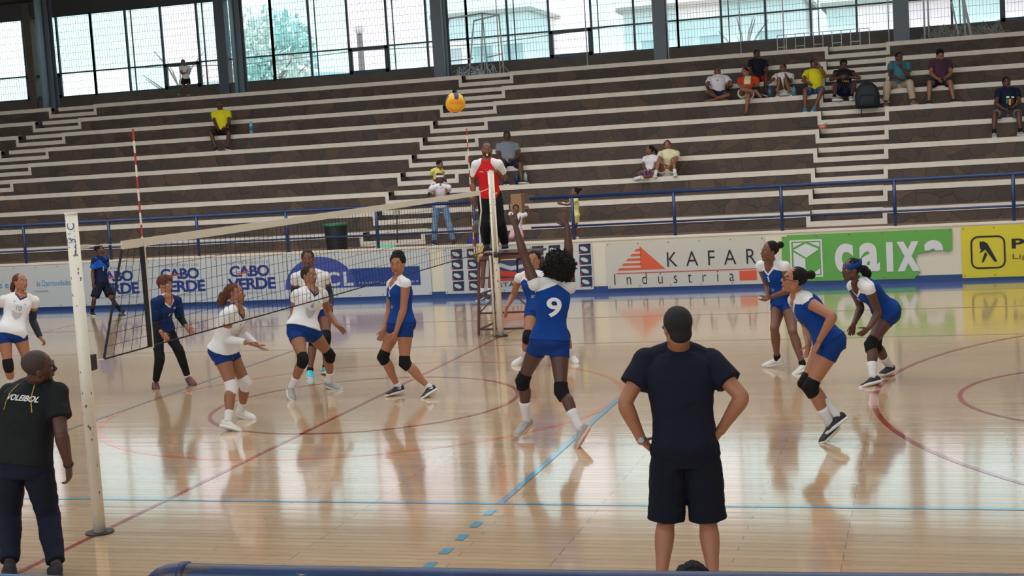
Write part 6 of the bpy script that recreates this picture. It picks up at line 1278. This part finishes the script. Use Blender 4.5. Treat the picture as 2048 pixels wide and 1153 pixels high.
MB_ = MB(); w0 = p.J['wrR'] - (p.J['haR'] - p.J['wrR']).normalized() * .01; dd_ = (p.J['wrR'] - p.J['elR']).normalized(); MB_.tube([w0 - dd_ * .008, w0 + dd_ * .008], [.036, .036], 18); add_part('wristband', MB_.mesh('wristband', [M_BLK], True), p.root)

# man in navy, hands on hips
p = Person('navyman', 'man in dark navy t-shirt and shorts seen from behind with hands on hips', 'tan', True, 1.12, .0065, palms={'L': (-1, 0, .2), 'R': (1, 0, .2)}, curl=.5); p.body(feet='')
p.hair('nape', mat('short_black_hair', rgb(20, 19, 22), .8, .2, 60, .5, 150), amp=.001)
p.shirt([NV], hem=-.02, sleeve=.58, inf=.020, sl_inf=.026, amp=.008, flare=.02); p.shorts([cloth('black_cotton_shorts', rgb(20, 23, 36), .9, .4)], 1.0, .1, .020, .040, amp=.008)
for q in 'LR': p.shoe(q, SHK, SOLE, None, WH2, .9)
wv_ = p.J['wrL']; dd_ = (p.J['wrL'] - p.J['elL']).normalized(); m = MB(); m.tube([wv_ - dd_ * .022, wv_ - dd_ * .004], [.034, .034], 18); add_part('watch_strap', m.mesh('watch_strap', [mat('steel_watch', rgb(190, 190, 190), .3, metal=.8)], True), p.root)
m = MB(); c = wv_ - dd_ * .013 - p.F * .034; m.cyl(c, c - p.F * .008, .018, n=14); add_part('watch_face', m.mesh('watch_face', [mat('steel_watch_face', rgb(170, 172, 176), .2)], False), p.root)
glasses(p, M_BLK)

# referee
p = Person('referee', 'umpire in red and white polo shirt standing on the stand with a yellow whistle', 'dark', True, .92, .0075, palms={'L': (0, -1, .2)}, curl=.6); p.body(); p.hair('crop', M_STUB)
RD = cloth('red_polo', rgb(196, 34, 40))
def refcl(s, c):
    t, x, y = s.tcoords(c); ax = abs(x) / (.15 * s.k)
    return min(ax - (.50 + max(1.0 - t, 0) * 2.2), t - .5)
p.shirt([RD, WH], hem=-.03, sleeve=.62, inf=.016, sl_inf=.014, cl=refcl, flare=.05, amp=.006); p.shorts([BK], 1.95, .1, .014, .012, name='trousers', amp=.006)
for q in 'LR': p.shoe(q, SHK, SHK)
m = MB(); hh = p.hs; m.ell(p.headpt(0, .022, -.052), p.hlft * .0585 * hh, p.hf * .0675 * hh, p.hu * .067 * hh, 18, 12); m.ell(p.headpt(0, .066, -.097), p.hlft * .026 * hh, p.hf * .021 * hh, p.hu * .021 * hh); add_part('beard', voxel(m, 'beard', [M_STUB], .0075, 2), p.root)
m = MB(); m.tube([p.headpt(0, .094, -.066), p.headpt(0, .125, -.070)], [.010, .012], 10); m.sph(p.headpt(0, .125, -.078), .014); add_part('whistle', m.mesh('whistle', [mat('yellow_plastic', rgb(230, 220, 40), .4)], True), p.root)
ring_ = bpy.data.meshes.new('g'); n_ = 20; ring_.from_pydata([(.032 * math.cos(2 * PI * i / n_), .032 * math.sin(2 * PI * i / n_), 0) for i in range(n_)] + [(.022 * math.cos(2 * PI * i / n_), .022 * math.sin(2 * PI * i / n_), 0) for i in range(n_)], [], [(i, (i + 1) % n_, (i + 1) % n_ + n_, i + n_) for i in range(n_)])
p.decal('round_badge', None, .77, .07, .0, WPR, True, obj=ring_); p.decal('chest_lettering', 'errea', .77, -.075, .03, WPR, True, .002); p.decal('hem_lettering', 'FIVB', .12, .10, .03, WPR, True, .002)
m = MB(); cc, l, f = p.tf(.98); m.tube([cc + l * .05 + f * .05, p.tf(.8)[0] + f * .14 + l * .01, cc - l * .05 + f * .05], .005, 6); add_part('whistle_cord', m.mesh('whistle_cord', [YLP], True), p.root)
def collar(p, m, r=.066):
    mb = MB(); cc = p.J['neck'] + p.tu * .018
    l = p.sl; f = l.cross(p.tu).normalized(); f = f if f.dot(p.F) > 0 else -f
    mb.rings([[cc + l * r * math.cos(a) + f * (r * .95 * math.sin(a) + .006) - p.tu * .012 for a in [2 * PI * i / 24 for i in range(24)]], [cc + l * r * .9 * math.cos(a) + f * r * .85 * math.sin(a) + p.tu * .026 for a in [2 * PI * i / 24 for i in range(24)]]], False)
    o = add_part('collar', mb.mesh('collar', [m], True), p.root); md = o.modifiers.new('s', 'SOLIDIFY'); md.thickness = .006
collar(p, RD)

# person standing behind the stand
p = Person('behind', 'person in dark shorts standing behind the umpire stand, mostly hidden', 'dark', True, .9, .009); p.body(); p.hair('short'); p.shirt([cloth('grey_shirt_far', rgb(96, 98, 104))], sleeve=.6, inf=.018); p.shorts([BK], .4, .12, .014, .02)
for q in 'LR': p.shoe(q, SHK, SOLE, None, WH2, .7)

# ---- spectators
def spectator(key, label, tone, male, hair, top, bottom, frac, shoe=None, sock=None, bulk=.95, sleeve=.55, hm=None, cl=None, topmats=None, vox=.0095, hem=.0, curl=.4, sock_t=.8, bflare=.02, feet='', bottom_name='shorts', group=None, inf=.016, palms=None):
    p = Person(key, label, tone, male, bulk, vox, curl=curl, group=group, palms=palms); p.body(feet='LR' if shoe is None else ''); p.hair(hair, hm) if hair else None
    p.shirt(topmats or [top], hem=hem, sleeve=sleeve, inf=inf, cl=cl, amp=.006); p.shorts([bottom], frac, .1, .012, bflare, name=bottom_name, amp=.004)
    if shoe is not None:
        for q in 'LR': p.shoe(q, shoe, SOLE, None, sock, sock_t)
    return p
GS = 'spectators seated on the terrace'
YL = cloth('yellow_tshirt', rgb(214, 206, 40)); DKS = cloth('dark_brown_shorts', rgb(44, 32, 34)); JN = cloth('light_blue_jeans', rgb(110, 138, 168), .9, .4); WT = cloth('white_tshirt', rgb(214, 212, 218)); CR = cloth('cream_tshirt', rgb(212, 206, 170)); NVS = cloth('navy_shorts_cloth', rgb(28, 38, 62)); GYT = cloth('grey_tshirt', rgb(116, 124, 134)); TL = cloth('teal_tshirt', rgb(62, 112, 124)); MRN = cloth('maroon_tshirt', rgb(72, 48, 66)); NVT = cloth('dark_navy_tshirt', rgb(22, 30, 52)); KHK = cloth('pale_khaki_trousers', rgb(170, 156, 136)); ORG = cloth('orange_tshirt', rgb(206, 66, 30)); PUR = cloth('purple_print_shorts', rgb(110, 92, 150)); PNK = cloth('pale_pink_trousers', rgb(196, 156, 164)); LYL = cloth('pale_yellow_dress', rgb(210, 206, 130)); WSH = cloth('white_shorts_cloth', rgb(206, 202, 196))
s1 = spectator('yellowman', 'man in a yellow t-shirt sitting alone on the terrace with a bottle beside him', 'deep', True, 'crop', YL, DKS, .75, SHK, None, hm=M_STUB, group=GS)
s3 = spectator('grayman', 'man in a grey t-shirt sitting behind the umpire with his head bowed', 'deep', True, 'crop', GYT, NVS, .8, SHK, None, hm=M_STUB, bulk=1.05, group=GS)
s8 = spectator('girl8', 'girl with ponytail and purple shorts sitting cross-legged, looking sideways', 'dark', False, 'pony', WT, PUR, .6, SHW, WH2, hm=M_HAIR, group=GS)
s9 = spectator('girl9', 'girl in a cream t-shirt hugging her knees in white socks and trainers', 'brown', False, 'topbun', CR, WSH, .3, SHW, WH2, sock_t=.75, group=GS)
s10 = spectator('white10s', 'man in a white t-shirt sitting cross-legged and leaning back, barefoot', 'dark', True, 'crop', WT, NVS, .5, None, hm=M_STUB, group=GS)
s10.decal('chest_print', 'tx', .66, -.04, .07, mat('blue_chest_print', rgb(60, 80, 150), .6), True, .01)
s11 = spectator('orange', 'girl in an orange and white t-shirt with her legs crossed', 'brown', False, 'short', ORG, WSH, .25, None, topmats=[ORG, CR], cl=lambda s, c: min(.075 - abs(s.tcoords(c)[1]), s.tcoords(c)[0] - .5), group=GS)
s12 = spectator('blackboy', 'boy in a black t-shirt and red shorts in the row behind the others', 'deep', True, 'short', cloth('black_tshirt', rgb(24, 28, 40)), cloth('dark_red_shorts', rgb(140, 30, 44)), .8, SHK, None, bulk=.9, group=GS)
s13 = spectator('white13', 'girl in white with her knees drawn up and one arm held out', 'dark', False, 'lowbun', WT, WSH, .3, SHG, None, group=GS)
s14 = spectator('yellow14', 'person in yellow t-shirt and blue sandals, one hand on their bowed head', 'dark', True, 'short', YL, cloth('blue_mixed_shorts', rgb(60, 90, 130)), .7, mat('blue_sandal', rgb(80, 130, 170), .6), None, hm=M_HAIRD, palms={'L': (0, -1, 0)}, group=GS)
s15 = spectator('vest15', 'man in a black sleeveless vest and grey cap resting his forearms on his knees', 'deep', True, 'short', cloth('black_vest', rgb(26, 28, 34)), NVS, .7, SHG, BK, sleeve=0.0, group=GS)
s15.decal('chest_lettering', 'LAKE', .38, 0, .07, mat('yellow_shirt_print', rgb(200, 150, 60), .6), True, .006)
s16 = spectator('teal16', 'man in a teal t-shirt and pale trousers with a hand at his chin', 'deep', True, 'short', TL, KHK, 1.9, mat('tan_shoe', rgb(120, 100, 84), .7), None, bottom_name='trousers', palms={'L': (0, 0, -1)}, group=GS)
s17 = spectator('maroon17', 'man in a dark maroon t-shirt sitting to the right of the one in teal', 'brown', True, 'flat', MRN, NVS, .7, SHK, None, bulk=1.03, group=GS)
s18 = spectator('navy18', 'man in a navy t-shirt with green, yellow and red print, alone at the picture edge', 'deep', True, 'short', NVT, cloth('grey_shorts', rgb(96, 98, 100)), .8, SHG, BK, bulk=1.05, group=GS)
for cx_, z_, w_, h_, m_ in ((-.055, .50, .045, .10, mat('green_print', rgb(30, 110, 70), .6)), (.0, .46, .045, .13, mat('gold_print', rgb(196, 160, 50), .6)), (.06, .50, .045, .10, mat('dark_red_print', rgb(140, 36, 44), .6)), (-.05, .66, .06, .035, WPR), (.055, .66, .06, .035, WPR)):
    g = bpy.data.meshes.new('g'); g.from_pydata([(-w_ / 2, -h_ / 2, 0), (w_ / 2, -h_ / 2, 0), (w_ / 2, h_ / 2, 0), (-w_ / 2, h_ / 2, 0), (0, -h_ / 2, 0), (0, h_ / 2, 0)], [], [(0, 4, 5, 3), (4, 1, 2, 5)])
    s18.decal('colour_print', None, z_, cx_, 0.0, m_, True, obj=g)
sc_ = spectator('walkwaychild', 'child in a white shirt standing on the top walkway against the glazing', 'dark', True, 'crop', WT, BK, .6, SHK, None, hm=M_STUB, vox=.008)
jm = spectator('jeansman', 'person in pale jeans behind the railing carrying a child on their shoulders', 'deep', True, None, WT, JN, 1.9, SHK, None, bulk=.85, bottom_name='jeans', bflare=.006, sleeve=.3)
headband(jm, WH2, .05, 0, .045)
ch = spectator('shoulderchild', 'small child in yellow and black riding on the shoulders of the person in jeans', 'dark', True, 'short', LYL, WT, .8, None, bulk=.9, vox=.008, topmats=[cloth('pale_yellow_top', rgb(206, 200, 110)), BK], cl=lambda s, c: min(.05 - abs(s.tcoords(c)[1]), .75 - s.tcoords(c)[0]))
rk = spectator('railkid', 'small child in white holding the railing beside the umpire stand', 'dark', True, 'short', WT, PNK, 1.5, SHW, None, bulk=.9, vox=.008, bottom_name='trousers')
td = spectator('toddler', 'small girl in a pale yellow dress reaching for the blue railing', 'dark', False, 'bun', LYL, LYL, .5, SHW, WH2, bulk=.9, vox=.008, sleeve=.3)
fs = Person('floorsitter', 'person sitting on the floor just behind the near rail, only dark hair showing', 'dark', True, 1.0, .009, palms=None); fs.body(); fs.hair('curlshort', M_HAIR); fs.shirt([NVT], sleeve=.6); fs.shorts([NVS], .8, .1, .012, .02)
for q in 'LR': fs.shoe(q, SHK)
